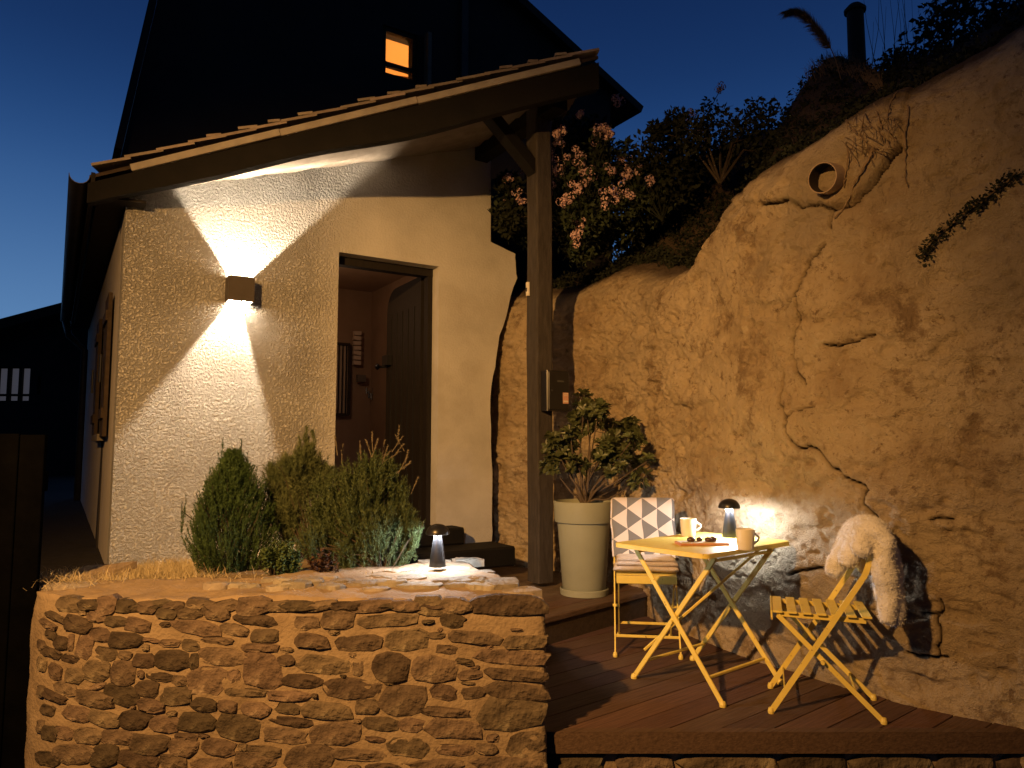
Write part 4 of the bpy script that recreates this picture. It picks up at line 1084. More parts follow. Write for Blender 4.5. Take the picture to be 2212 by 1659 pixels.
# ================================================================== TALL HOUSE behind
def tall_house():
    p0 = P_DOOR - NF * 1.35
    pl = lambda px, py: on_plane(px, py, p0, NF)
    o = pl(700, 300); base = Vector((o.x, o.y, 0))
    st = lambda px, py: ((pl(px, py) - base).dot(A), pl(px, py).z)
    t = empty('tall_house', base, 'tall dark gabled house with one lit orange window above the lean-to roof', 'house')
    lo, ap, rr = st(262, 335), st(470, -560), st(1318, 205)
    n0, n1 = (CORNER + A*(DL-0.95) - base).dot(A), (CORNER + A*(DR+0.5) - base).dot(A)
    outline = [(lo[0]-0.05, 0.0), (n0, 0.0), (n0, 3.16), (n1, 3.16), (n1, 0.0), (rr[0], 0.0), rr, ap, lo]
    hx0, hz1 = st(822, 46); hx1, hz0 = st(906, 186)
    hx0, hx1 = st(826, 110)[0], st(902, 130)[0]
    hz1 = (st(826, 52)[1] + st(902, 76)[1]) / 2; hz0 = (st(826, 158)[1] + st(902, 186)[1]) / 2
    hole = [(hx0, hz0), (hx1, hz0), (hx1, hz1), (hx0, hz1)]
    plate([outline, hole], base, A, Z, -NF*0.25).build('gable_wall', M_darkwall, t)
    # side and roof slabs running back
    dv = -NF*7
    def slab(name, a, b, th, over, m):
        a3, b3 = base + A*a[0] + Z*a[1], base + A*b[0] + Z*b[1]
        d = (b3 - a3).normalized(); n = NF.cross(d).normalized()
        if n.z < 0: n = -n
        a3 = a3 - d*over + NF*0.14; b3 = b3 + NF*0.14
        q = [a3 + n*0.004, b3 + n*0.004, b3 + dv, a3 + dv]
        WMB().add(q + [p + n*th for p in q], [(0, 1, 2, 3), (7, 6, 5, 4), (0, 4, 5, 1), (1, 5, 6, 2), (2, 6, 7, 3), (3, 7, 4, 0)]).build(name, m, t)
    slate = mat('dark_slate', [(0.018, 0.018, 0.02), (0.03, 0.03, 0.033)], rough=0.7, scale=10)
    slab('roof_slope', rr, ap, 0.10, 0.45, slate)
    slab('roof_slope', (lo[0], lo[1]), ap, 0.06, 0.0, slate)
    # paler corner board
    c0, c1 = st(1002, -40), st(1002, 172)
    WMB().bar(base + A*c0[0] + Z*c0[1] + NF*0.02, base + A*c0[0] + Z*c1[1] + NF*0.02, 0.085, 0.04, up=NF).build('corner_board', mat('pale_board', [(0.07, 0.066, 0.07), (0.09, 0.086, 0.09)]), t)
    # window frame and panes
    wf = WMB()
    for a, b in (((hx0, hz0), (hx1, hz0)), ((hx0, hz1), (hx1, hz1)), ((hx0, hz0), (hx0, hz1)), ((hx1, hz0), (hx1, hz1))):
        wf.bar(base - NF*0.06 + A*a[0] + Z*a[1], base - NF*0.06 + A*b[0] + Z*b[1], 0.10, 0.07, up=NF)
    fo = wf.build('window', M_beam, t)
    mz = hz0 + (hz1-hz0)*0.27
    WMB().bar(base - NF*0.05 + A*hx0 + Z*mz, base - NF*0.05 + A*hx1 + Z*mz, 0.05, 0.05, up=NF).build('transom', M_beam, fo)
    plate([[(hx0, mz), (hx1, mz), (hx1, hz1), (hx0, hz1)]], base - NF*0.075, A, Z, -NF*0.004).build('pane', M_glass, fo)
    plate([[(hx0, hz0), (hx1, hz0), (hx1, mz), (hx0, mz)]], base - NF*0.075, A, Z, -NF*0.004).build('pane', M_glass, fo)
    # shutter standing open to the right
    WMB().bar(base + NF*0.05 + A*(hx1+0.10) + Z*(hz0-0.02), base + NF*0.05 + A*(hx1+0.10) + Z*(hz1+0.02), 0.045, 0.10, up=NF).build('shutter', M_soffit, fo)
    # lit loft room behind: back wall, sloping ceiling, floor, beam
    rb = base - NF*0.26
    x0, x1, z0, z1 = hx0-0.9, hx1+0.9, hz0-0.5, hz1+0.7
    rm = WMB()
    bk = -NF*1.6
    rm.add([rb + A*x0 + Z*z0, rb + A*x1 + Z*z0, rb + A*x1 + Z*z1, rb + A*x0 + Z*z1, rb + bk + A*x0 + Z*z0, rb + bk + A*x1 + Z*z0, rb + bk + A*x1 + Z*(z1-0.25), rb + bk + A*x0 + Z*(z1-0.25)],
           [(4, 5, 6, 7), (0, 4, 7, 3), (1, 2, 6, 5), (0, 1, 5, 4), (3, 7, 6, 2)])
    rm.build('loft_room', M_wroom, t)
    WMB().bar(rb - NF*0.5 + A*(hx0-0.1) + Z*(hz1-0.26), rb - NF*0.5 + A*(hx1+0.7) + Z*(hz1-0.10), 0.10, 0.12).build('loft_beam', M_wbeam, t)
    WMB().bar(rb - NF*0.95 + A*(hx0-0.42) + Z*(hz1-0.55), rb - NF*0.95 + A*(hx0+0.12) + Z*(hz1+0.02), 0.08, 0.11).build('loft_beam', M_wbeam, t)
    lt = bpy.data.lights.new('loft_bulb', 'POINT'); lt.energy = LOFT_W; lt.color = (1.0, 0.58, 0.22); lt.shadow_soft_size = 0.08
    l = bpy.data.objects.new('loft_bulb', lt); COL.objects.link(l); l.parent = t
    l.location = rb - NF*0.75 + A*(hx1+0.45) + Z*(hz0-0.15) - base
tall_house()

# ================================================================== NEIGHBOUR HOUSE, far left
def neighbour():
    y = 16.0
    a = at_y(-160, 820, y); r0 = at_y(-160, 782, y); r1 = at_y(235, 668, y)
    t = empty('neighbour_house', (a.x, y, 0.6), 'dark house down the passage with pale curtained panes', 'house')
    w0, w1 = at_y(-14, 868, y), at_y(66, 792, y)
    w2, w3 = at_y(79, 852, y), at_y(90, 812, y)
    xr = r1.x; 
    outline = [(r0.x, 0.3), (xr, 0.3), (xr, r1.z), (r0.x, r0.z)]
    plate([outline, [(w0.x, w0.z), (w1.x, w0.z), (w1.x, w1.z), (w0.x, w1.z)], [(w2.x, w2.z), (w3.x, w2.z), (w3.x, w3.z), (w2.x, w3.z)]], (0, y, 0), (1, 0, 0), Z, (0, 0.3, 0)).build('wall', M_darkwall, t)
    for k, (p, q, n) in enumerate(((w0, w1, 3), (w2, w3, 1))):
        f = WMB()
        for i in range(n+1):
            x = p.x + (q.x-p.x)*i/n; f.bar((x, y+0.1, p.z), (x, y+0.1, q.z), 0.07, 0.07, up=(0, 1, 0))
        if n > 1:
            zz = p.z + (q.z-p.z)*0.2; f.bar((p.x, y+0.1, zz), (q.x, y+0.1, zz), 0.05, 0.05)
        f.bar((p.x, y+0.1, p.z), (q.x, y+0.1, p.z), 0.06, 0.06); f.bar((p.x, y+0.1, q.z), (q.x, y+0.1, q.z), 0.06, 0.06)
        fo = f.build('window', M_beam, t)
        for i in range(n):
            xa, xb = p.x + (q.x-p.x)*i/n + 0.03, p.x + (q.x-p.x)*(i+1)/n - 0.03
            WMB().box(((xa+xb)/2, y+0.14, (p.z+q.z)/2), (xb-xa, 0.01, q.z-p.z)).build('pane', M_nwin, fo)
    d = (Vector((r1.x, 0, r1.z)) - Vector((r0.x, 0, r0.z))).normalized()
    q0, q1 = Vector((r0.x-0.5, y-0.5, r0.z)) - d*0.3, Vector((r1.x, y-0.5, r1.z)) + d*1.5
    q = [q0, q1, q1 + Vector((0, 7, 0)), q0 + Vector((0, 7, 0))]
    WMB().add(q + [p + Z*0.22 for p in q], [(0, 1, 2, 3), (7, 6, 5, 4), (0, 4, 5, 1), (1, 5, 6, 2), (2, 6, 7, 3), (3, 7, 4, 0)]).build('roof', M_beam, t)
neighbour()

def gate():
    y = 3.32
    x1 = at_y(80, 1300, y).x
    t = empty('garden_gate', (x1 - 0.55, y, -0.3), 'black board gate closing the dark passage beside the stone wall', 'gate')
    mg = mat('tarred_board', [(0.0015, 0.0015, 0.002), (0.003, 0.003, 0.0035)], rough=1.0, scale=6, spec=0.0, bump=0.3, bscale=40)
    for k in range(9):
        x = x1 - 0.055 - k*0.118
        WMB().bar((x, y, -0.41), (x, y, 1.26 + 0.006*math.sin(k*2.3)), 0.112, 0.024, up=(0, 1, 0), bev=0.003).build('board', mg, t)
    for z in (0.0, 1.05): WMB().bar((x1 - 1.05, y + 0.03, z), (x1 - 0.01, y + 0.03, z), 0.035, 0.09).build('rail', mg, t)
    WMB().bar((x1 - 1.12, y + 0.02, -0.4), (x1 - 1.12, y + 0.02, 1.35), 0.1, 0.1, up=(0, 1, 0), bev=0.006).build('gate_post', mg, t)
gate()
def sky_blocker():  # unseen building, added to block sky light from the side wall
    a = Vector((-4.65, 5.2, 0)); t = empty('sky_blocker', a, 'unseen dark building added to keep sky light off the side wall', 'sky_blocker')
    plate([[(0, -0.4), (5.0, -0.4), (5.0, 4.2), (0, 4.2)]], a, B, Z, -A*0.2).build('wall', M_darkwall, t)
    plate([[(0, -0.4), (3.0, -0.4), (3.0, 5.4), (0, 4.2)]], a, -A, Z, B*0.2).build('gable_wall', M_darkwall, t)
    q = [a + Z*4.2 + A*0.15 - B*0.2, a + Z*4.2 + A*0.15 + B*5.2, a + Z*5.5 - A*3.1 + B*5.2, a + Z*5.5 - A*3.1 - B*0.2]
    WMB().add(q + [p + Z*0.12 for p in q], [(0, 1, 2, 3), (7, 6, 5, 4), (0, 4, 5, 1), (1, 5, 6, 2), (2, 6, 7, 3), (3, 7, 4, 0)]).build('roof', M_beam, t)
sky_blocker()

# ================================================================== METER BOX, SENSOR
def post_things():
    fp = POST + NF * 0.076
    pl = lambda px, py: on_plane(px, py, fp, NF)
    c = pl(1192, 846)
    t = empty('meter_box', c - Z*0.16, 'black metal meter box screwed to the porch post', 'meter box')
    ang = Matrix.Rotation(math.atan2(A.y, A.x), 3, 'Z')
    w, h, d = 0.215, 0.315, 0.09
    b = WMB(); b.bar(c - Z*h/2 + NF*d/2, c + Z*h/2 + NF*d/2, w, d, up=NF, bev=0.006); b.build('housing', M_blackm, t)
    dr_ = WMB(); dr_.bar(c - Z*(h/2-0.012) + NF*(d+0.004), c + Z*(h/2-0.012) + NF*(d+0.004), w-0.022, 0.008, up=NF, bev=0.003); do = dr_.build('door', M_blackm, t)
    WMB().box(c + A*0.062 - Z*0.055 + NF*(d+0.0095), (0.052, 0.003, 0.085), ang).build('sticker', mat('faded_red_sticker', [(0.62, 0.30, 0.22), (0.70, 0.45, 0.34)], rough=0.6, scale=60), do)
    for k, (dz, hh, ww) in enumerate(((-0.022, 0.006, 0.04), (-0.035, 0.004, 0.034), (-0.08, 0.012, 0.042))):
        WMB().box(c + A*0.062 + Z*dz + NF*(d+0.012), (ww, 0.001, hh), ang).build('sticker_print', mat('sticker_white', [(0.75, 0.66, 0.55), (0.78, 0.7, 0.6)]), do)
    WMB().box(c + A*0.015 + Z*0.075 + NF*(d+0.009), (0.062, 0.002, 0.014), ang).build('name_plate', mat('grey_plate', [(0.06, 0.06, 0.06), (0.08, 0.08, 0.08)]), do)
    kn = WMB(); kn.tube([c - A*0.07 + Z*0.0 + NF*(d+0.008), c - A*0.07 + NF*(d+0.018)], 0.008, 10); kn.build('lock', M_zinc, do)
    # small white sensor on the left face
    fl = POST - A * 0.076
    s = on_plane(1143, 625, fl, -A)
    tt = empty('door_sensor', s - Z*0.055, 'small white sensor strip on the side of the porch post', 'sensor')
    q = WMB(); q.bar(s - Z*0.055 - A*0.012, s + Z*0.055 - A*0.012, 0.034, 0.022, up=A, bev=0.005); q.build('housing', M_white, tt)
    WMB().bar(s - Z*0.02 - A*0.0245, s + Z*0.01 - A*0.0245, 0.014, 0.003, up=A).build('lens', M_zinc, tt)
    # conduit down the right edge of the post
    cb = WMB(); base = POST + A*0.09
    pts = [base + NF*0.03 + Z*(z - POST.z) + A*0.004*math.sin(z*6) for z in np.linspace(c.z + 0.16, roof_z(POST) - 0.2, 14)]
    cb.tube(pts, 0.010, 7)
    o = cb.build('power_cable', M_blackm, smooth=True)
    tag(o, 'black cable running down the porch post to the meter box', 'cable')
post_things()

# ================================================================== TABLE
def table():
    zt = 0.71
    near, left, right = on_z(1521, 1201, zt), on_z(1345, 1172, zt), on_z(1705, 1169, zt)
    far = on_z(1504, 1146, zt)
    c = (near + left + right + far) / 4
    yaw = math.atan2((right - near).y, (right - near).x)
    yaw = R(40.5)
    t = empty('bistro_table', (c.x, c.y, 0), 'yellow metal folding bistro table set against the rock', 'table', rz=yaw)
    W, D = 0.77, 0.57
    def rrect(w, d, r, n=5):
        return [(sx*(w/2-r) + r*math.cos(a), sy*(d/2-r) + r*math.sin(a)) for sx, sy, a0 in ((1, 1, 0), (-1, 1, 90), (-1, -1, 180), (1, -1, 270)) for a in [R(a0 + 90*k/n) for k in range(n+1)]]
    o1 = rrect(W, D, 0.035); n = len(o1)
    mb = MB()
    o2 = rrect(W-0.006, D-0.006, 0.034)
    vs_ = [(x, y, zt) for x, y in o2] + [(x, y, zt-0.003) for x, y in o1] + [(x, y, zt-0.022) for x, y in o1] + [(x*0.985, y*0.985, zt-0.022) for x, y in o1] + [(x*0.985, y*0.985, zt-0.004) for x, y in o1]
    fs = [tuple(range(n)), tuple(range(4*n, 5*n))[::-1]] + [(k*n+i, (k+1)*n+i, (k+1)*n+(i+1) % n, k*n+(i+1) % n) for k in range(4) for i in range(n)]
    mb.add(vs_, fs).build('table_top', M_yellow, t)
    for sx in (-1, 1):
        x = sx * 0.255
        for sy, off in ((1, 0.007), (-1, -0.007)):
            mb = MB()
            p = [Vector((x+off, sy*0.27, 0.012)), Vector((x+off, -sy*0.235, zt-0.04))]
            mb.bar(p[0], p[1], 0.011, 0.026, up=(0, 1, 0.01), bev=0.003)
            l = mb.build('leg', M_yellow, t)
            MB().lathe([(0.0, -0.012), (0.016, -0.012), (0.017, 0.0), (0.012, 0.012), (0, 0.012)], (x+off, sy*0.272, 0.0125), 10).build('rubber_foot', M_yellow, l)
        mb = MB().tube([(x-0.012, 0.018, zt*0.47), (x+0.012, 0.018, zt*0.47)], 0.011, 8); mb.build('pivot', M_yellow, t)
        MB().bar((x, -0.25, zt-0.032), (x, 0.25, zt-0.032), 0.018, 0.016, bev=0.003).build('rail', M_yellow, t)
    for sy, z in ((1, 0.11), (-1, 0.11), (1, zt-0.05), (-1, zt-0.05)):
        yy = sy*(0.27 - 0.505*(z/ (zt-0.04)))
        MB().bar((-0.255, yy, z), (0.255, yy, z), 0.014, 0.014, bev=0.003).build('stretcher', M_yellow, t)
    # diagonal locking bar
    MB().bar((-0.25, 0.20, 0.16), (0.25, -0.17, zt-0.05), 0.008, 0.014, bev=0.002).build('stay', M_yellow, t)
    return t, zt
TABLE, TZ = table()

# ================================================================== CHAIRS
def chair(cx, cy, yaw, label):
    t = empty('bistro_chair', (cx, cy, 0), label, 'chair', 'folding chairs at the bistro table', rz=yaw)
    hw = 0.185
    for s in (-1, 1):
        y = s * hw
        mb = MB(); pts = [(0.235, y, 0.012), (-0.02, y, 0.40), (-0.175, y, 0.64), (-0.235, y, 0.82)]
        for a, b in zip(pts[:-1], pts[1:]): mb.bar(a, b, 0.008, 0.024, up=(0.5, 0, 0.86))
        l = mb.build('back_leg', M_yellow, t)
        MB().lathe([(0, -0.012), (0.013, -0.012), (0.014, 0.0), (0.010, 0.014), (0, 0.014)], (0.237, y, 0.0125), 10).build('foot', M_yellow, l)
        y2 = s * (hw - 0.024)
        mb = MB().bar((-0.225, y2, 0.012), (0.195, y2, 0.435), 0.008, 0.022, up=(-0.7, 0, 0.7))
        l = mb.build('seat_leg', M_yellow, t)
        MB().lathe([(0, -0.012), (0.013, -0.012), (0.014, 0.0), (0.010, 0.014), (0, 0.014)], (-0.228, y2, 0.0125), 10).build('foot', M_yellow, l)
        MB().bar((-0.175, y2 - s*0.012, 0.432), (0.20, y2 - s*0.012, 0.440), 0.010, 0.022).build('seat_rail', M_yellow, t)
        MB().tube([(0.012, y - s*0.03, 0.245), (0.012, y + s*0.012, 0.245)], 0.009, 8).build('pivot', M_yellow, t)
    for k in range(7):
        x = 0.195 - k * 0.062
        MB().bar((x, -hw+0.012, 0.452), (x, hw-0.012, 0.452), 0.042, 0.009, bev=0.003).build('seat_slat', M_yellow, t)
    MB().bar((0.222, -hw+0.012, 0.436), (0.222, hw-0.012, 0.436), 0.008, 0.045, bev=0.003).build('front_slat', M_yellow, t)
    for z, x in ((0.655, -0.183), (0.775, -0.222)):
        MB().bar((x, -hw, z), (x, hw, z), 0.009, 0.065, up=(-0.3, 0, 0.95), bev=0.003).build('back_slat', M_yellow, t)
    MB().bar((0.175, -hw, 0.105), (0.175, hw, 0.105), 0.007, 0.016, bev=0.002).build('stretcher', M_yellow, t)
    MB().bar((-0.125, -hw+0.024, 0.112), (-0.125, hw-0.024, 0.112), 0.007, 0.016, bev=0.002).build('stretcher', M_yellow, t)
    return t
c1 = (on_z(1330, 1418, 0) + on_z(1470, 1425, 0)) / 2
YAW1 = R(-98)
f1 = Vector((math.cos(YAW1), math.sin(YAW1), 0))
C1P = c1 - f1 * 0.235
CH1 = chair(C1P.x, C1P.y, YAW1, 'yellow folding chair with a triangle patterned blanket over its back')
YAW2 = R(161)
fa, fb_ = on_z(1675, 1545, 0), on_z(1905, 1565, 0)
ff = Vector((math.cos(YAW2), math.sin(YAW2), 0)); ll = Vector((-ff.y, ff.x, 0))
C2P = (fa + fb_) / 2 - ll * 0.185 * 1.0
if C2P.y < (fa + fb_).y / 2: C2P = (fa + fb_) / 2 + ll * 0.185
CH2 = chair(C2P.x, C2P.y, YAW2, 'yellow folding chair carrying a white fleece throw')

# ------------------------------------------------------------------ blanket on the first chair
def blanket_material():
    m = bpy.data.materials.new('triangle_blanket'); m.use_nodes = True
    N, L = m.node_tree.nodes, m.node_tree.links; b = N['Principled BSDF']
    b.inputs['Roughness'].default_value = 1.0; b.inputs['Sheen Weight'].default_value = 0.3; b.inputs['Specular IOR Level'].default_value = 0.1
    uv = N.new('ShaderNodeUVMap'); sx = N.new('ShaderNodeSeparateXYZ'); L.new(uv.outputs[0], sx.inputs[0])
    def M(op, a, c=None, d=None):
        n = N.new('ShaderNodeMath'); n.operation = op
        for i, q in enumerate((a, c, d)):
            if q is None: continue
            if isinstance(q, (int, float)): n.inputs[i].default_value = q
            else: L.new(q, n.inputs[i])
        return n.outputs[0]
    u = M('MULTIPLY', sx.outputs['X'], 1 / 0.094); v = M('MULTIPLY', sx.outputs['Y'], 1 / 0.132)
    col = M('FLOOR', u); fu = M('FRACT', u)
    vv = M('FRACT', M('ADD', v, M('MULTIPLY', col, 0.5)))
    tri = M('MULTIPLY', M('ABSOLUTE', M('SUBTRACT', vv, 0.5)), 2.0)
    g = M('LESS_THAN', tri, M('SUBTRACT', 1.0, fu))
    mx = N.new('ShaderNodeMix'); mx.data_type = 'RGBA'; L.new(g, mx.inputs['Factor'])
    mx.inputs['A'].default_value = (0.70, 0.62, 0.56, 1); mx.inputs['B'].default_value = (0.19, 0.185, 0.18, 1)
    L.new(mx.outputs['Result'], b.inputs['Base Color'])
    nz = N.new('ShaderNodeTexNoise'); nz.inputs['Scale'].default_value = 240
    bp = N.new('ShaderNodeBump'); bp.inputs['Strength'].default_value = 0.4; bp.inputs['Distance'].default_value = 0.004
    L.new(nz.outputs['Fac'], bp.inputs['Height']); L.new(bp.outputs['Normal'], b.inputs['Normal'])
    return m
def drape(path, y0, y1, thick, ny, noise_a, seed, name, m, parent, uv=True, yskew=None, taper=0.0, rnd=2):
    """thick soft sheet: path in (x, z), swept across y, both faces closed"""
    pth = catmull(path, 10); d = np.linalg.norm(np.diff(pth, axis=0), axis=1); s = np.concatenate([[0], np.cumsum(d)])
    ns = int(s[-1] / 0.012); ss = np.linspace(0, s[-1], ns); q = np.stack([np.interp(ss, s, pth[:, 0]), np.interp(ss, s, pth[:, 1])], -1)
    tg = np.gradient(q, axis=0); tg /= np.linalg.norm(tg, axis=1, keepdims=True); nr = np.stack([-tg[:, 1], tg[:, 0]], -1)
    ys = np.linspace(y0, y1, ny)
    S, Yg = np.meshgrid(ss, ys, indexing='ij')
    w = noise_a * fbm(S*7, Yg*9, 0*S, 3, seed)
    e = np.minimum(1, np.minimum((Yg - y0), (y1 - Yg)) / (thick * 1.2)); e2 = np.minimum(1, np.minimum(S, s[-1] - S) / (thick * 1.2))
    tk = thick / 2 * np.sqrt(np.clip(1 - (1 - np.clip(np.minimum(e, e2), 0, 1))**2, 0.0, 1)) + 0.001
    yy = Yg + (0.012 * fbm(S*6, 0*S, 0*S + 2, 2, seed+5) if yskew is None else yskew(S / s[-1], (Yg - y0) / (y1 - y0)))
    def side(sg):
        return np.stack([q[:, 0][:, None] + nr[:, 0][:, None] * (w + sg*tk), yy, q[:, 1][:, None] + nr[:, 1][:, None] * (w + sg*tk)], -1)
    a, b = side(1), side(-1)
    m_, n_ = a.shape[:2]
    mb = MB(); mb.grid(a); off = len(mb.v); mb.v += [tuple(p) for p in b.reshape(-1, 3)]
    mb.f += [(off + i*n_+j, off + i*n_+j+1, off + (i+1)*n_+j+1, off + (i+1)*n_+j) for i in range(m_-1) for j in range(n_-1)]
    rim = [(i, 0) for i in range(m_)] + [(m_-1, j) for j in range(1, n_)] + [(i, n_-1) for i in range(m_-2, -1, -1)] + [(0, j) for j in range(n_-2, 0, -1)]
    ri = [i*n_+j for i, j in rim]
    mb.f += [(ri[k], ri[(k+1) % len(ri)], off + ri[(k+1) % len(ri)], off + ri[k]) for k in range(len(ri))]
    o = mb.build(name, m, parent, smooth=True)
    if uv:
        me = o.data; ul = me.uv_layers.new(name='UVMap')
        uvv = np.concatenate([np.stack([Yg, S], -1).reshape(-1, 2)] * 2)
        li = np.zeros(len(me.loops), np.int32); me.loops.foreach_get('vertex_index', li)
        ul.data.foreach_set('uv', uvv[li].reshape(-1).astype(np.float32))
    return o
def blanket():
    t = empty('patterned_blanket', (CH1.location.x, CH1.location.y, 0.46), 'grey and white triangle patterned blanket draped over a chair back', 'blanket', rz=YAW1)
    z0 = 0.46
    m = blanket_material()
    drape([(-0.245, 0.50-z0), (-0.262, 0.66-z0), (-0.268, 0.80-z0), (-0.240, 0.862-z0), (-0.195, 0.845-z0), (-0.150, 0.70-z0), (-0.105, 0.575-z0), (-0.075, 0.525-z0)], -0.198, 0.205, 0.028, 46, 0.006, 3, 'cover', m, t)
    fl = mat('fleece_edge', [(0.56, 0.46, 0.38), (0.68, 0.58, 0.5)], rough=1.0, scale=40, bump=0.8, bscale=150, sheen=0.4)
    for k, (z, a, b) in enumerate(((0.478, -0.16, 0.13), (0.503, -0.16, 0.10), (0.527, -0.15, 0.075))):
        drape([(a, z-z0), ((a+b)/2, z-z0+0.003), (b, z-z0-0.002)], -0.19 + 0.008*k, 0.195 - 0.01*k, 0.027, 40, 0.004, 60+k, 'folded_layer', fl, t, uv=False)
blanket()
def throw():
    t = empty('fleece_throw', (CH2.location.x, CH2.location.y, 0.44), 'white fluffy fleece throw hanging over a chair back', 'throw', rz=YAW2)
    z0 = 0.44
    # near side of the chair is +y or -y
    sgn = 1 if (Vector((-math.sin(YAW2), math.cos(YAW2), 0))).dot(Vector((0, -1, 0))) > 0 else -1
    mb = MB()
    rows = [(0.195, (-0.150, 0.735), (-0.245, 0.44), 0.046), (0.135, (-0.095, 0.665), (-0.285, 0.425), 0.050), (0.072, (-0.045, 0.610), (-0.300, 0.445), 0.050),
            (0.010, (-0.060, 0.625), (-0.290, 0.46), 0.048), (-0.052, (-0.085, 0.650), (-0.280, 0.48), 0.046), (-0.11, (-0.10, 0.66), (-0.275, 0.50), 0.044)]
    for i, (y, fr_, re_, r) in enumerate(rows):
        pts = [fr_, (fr_[0]*0.6 - 0.072, fr_[1]*0.45 + 0.44), (-0.168, 0.822), (-0.212, 0.838), (-0.252, 0.80), (re_[0]*0.75 - 0.068, 0.66), ((re_[0] - 0.28)/2 , 0.56), re_]
        C = [(p[0], sgn*(y + 0.012*math.sin(3.1*k/8 + i*1.7)), p[1] - z0) for k, p in enumerate(catmull(pts, 5))]
        n = len(C); rr = [r*(0.55 + 0.45*min(1, k/3, (n-1-k)/3)) * (1 + 0.10*math.sin(k*0.55 + i)) for k in range(n)]
        mb.tube(C, rr, 10)
    o = mb.build('fleece', M_sherpa, t)
    md = o.modifiers.new('remesh', 'REMESH'); md.mode = 'VOXEL'; md.voxel_size = 0.0075
    ms = o.modifiers.new('smooth', 'SMOOTH'); ms.iterations = 5; ms.factor = 0.5
    dg = bpy.context.evaluated_depsgraph_get(); dg.update()
    me = bpy.data.meshes.new_from_object(o.evaluated_get(dg)); o.modifiers.clear(); o.data = me
    co = np.zeros(len(me.vertices)*3, np.float32); me.vertices.foreach_get('co', co); co = co.reshape(-1, 3)
    nn = np.zeros(len(me.vertices)*3, np.float32); me.vertices.foreach_get('normal', nn); nn = nn.reshape(-1, 3)
    co += nn * (0.010*fbm(co[:, 0]*14, co[:, 1]*14, co[:, 2]*14, 3, 5) + 0.003*fbm(co[:, 0]*70, co[:, 1]*70, co[:, 2]*70, 2, 6))[:, None]
    me.vertices.foreach_set('co', co.reshape(-1).astype(np.float32)); me.update()
    me.polygons.foreach_set('use_smooth', np.ones(len(me.polygons), bool))
    if not me.materials: me.materials.append(M_sherpa)
throw()
def throw_pile():
    t = [o for o in bpy.data.objects if o.name == 'fleece_throw'][0]
    v, f = [], []
    for ch in list(t.children):
        me = ch.data
        co = np.zeros(len(me.vertices)*3, np.float32); me.vertices.foreach_get('co', co); co = co.reshape(-1, 3)
        no = np.zeros(len(me.polygons)*3, np.float32); me.polygons.foreach_get('normal', no); no = no.reshape(-1, 3)
        ce = np.zeros(len(me.polygons)*3, np.float32); me.polygons.foreach_get('center', ce); ce = ce.reshape(-1, 3)
        cen = ce.mean(0)
        for rep_ in range(6):
            idx = rng.integers(0, len(ce), 3500)
            p = ce[idx] + rng.normal(size=(len(idx), 3))*0.004; n = no[idx]
            d = n + rng.normal(size=n.shape)*0.5; d /= np.linalg.norm(d, axis=1, keepdims=True)
            sd = np.cross(d, rng.normal(size=d.shape)); sd /= np.linalg.norm(sd, axis=1, keepdims=True) + 1e-9
            P = np.stack([p - sd*0.0012 - d*0.003, p + sd*0.0012 - d*0.003, p + d*rng.uniform(0.004, 0.010, (len(idx), 1))], 1).reshape(-1, 3)
            o = len(v); v += [tuple(q) for q in P]; f += [(o+3*i, o+3*i+1, o+3*i+2) for i in range(len(idx))]
    mb = MB(); mb.v, mb.f = v, f
    o = mb.build('pile', M_sherpa, t); o['kind'] = 'stuff'
throw_pile()

# ================================================================== THINGS ON THE TABLE AND WALL
def mug(p, yaw, label):
    t = empty('mug', p, label, 'mug', 'coffee mugs on the yellow table', rz=yaw)
    r, h = 0.045, 0.098
    MB().lathe([(0, 0), (r*0.80, 0), (r*0.84, 0.004), (r*0.92, h*0.4), (r, h*0.96), (r*0.985, h), (r*0.93, h*0.985), (r*0.86, h*0.4), (r*0.76, 0.008), (0, 0.007)], n=32).build('cup', M_mug, t, smooth=True, angle=50)
    pts = [(r*0.93 + 0.030*math.sin(math.pi*k/10), 0, h*0.80 - h*0.52*k/10) for k in range(11)]
    MB().tube(pts, [0.0052 + 0.001*abs(k-5)/5 for k in range(11)], 8).build('handle', M_mug, t, smooth=True)
    MB().lathe([(0, h*0.62), (r*0.9, h*0.62)], n=24).build('coffee', M_choc, t)
m1 = on_z(1487, 1158, TZ); m2 = on_z(1611, 1187, TZ)
mug(m1, R(8), 'cream mug beside the blanket covered chair')
mug(m2, R(12), 'cream mug standing in front of the mushroom lamp')
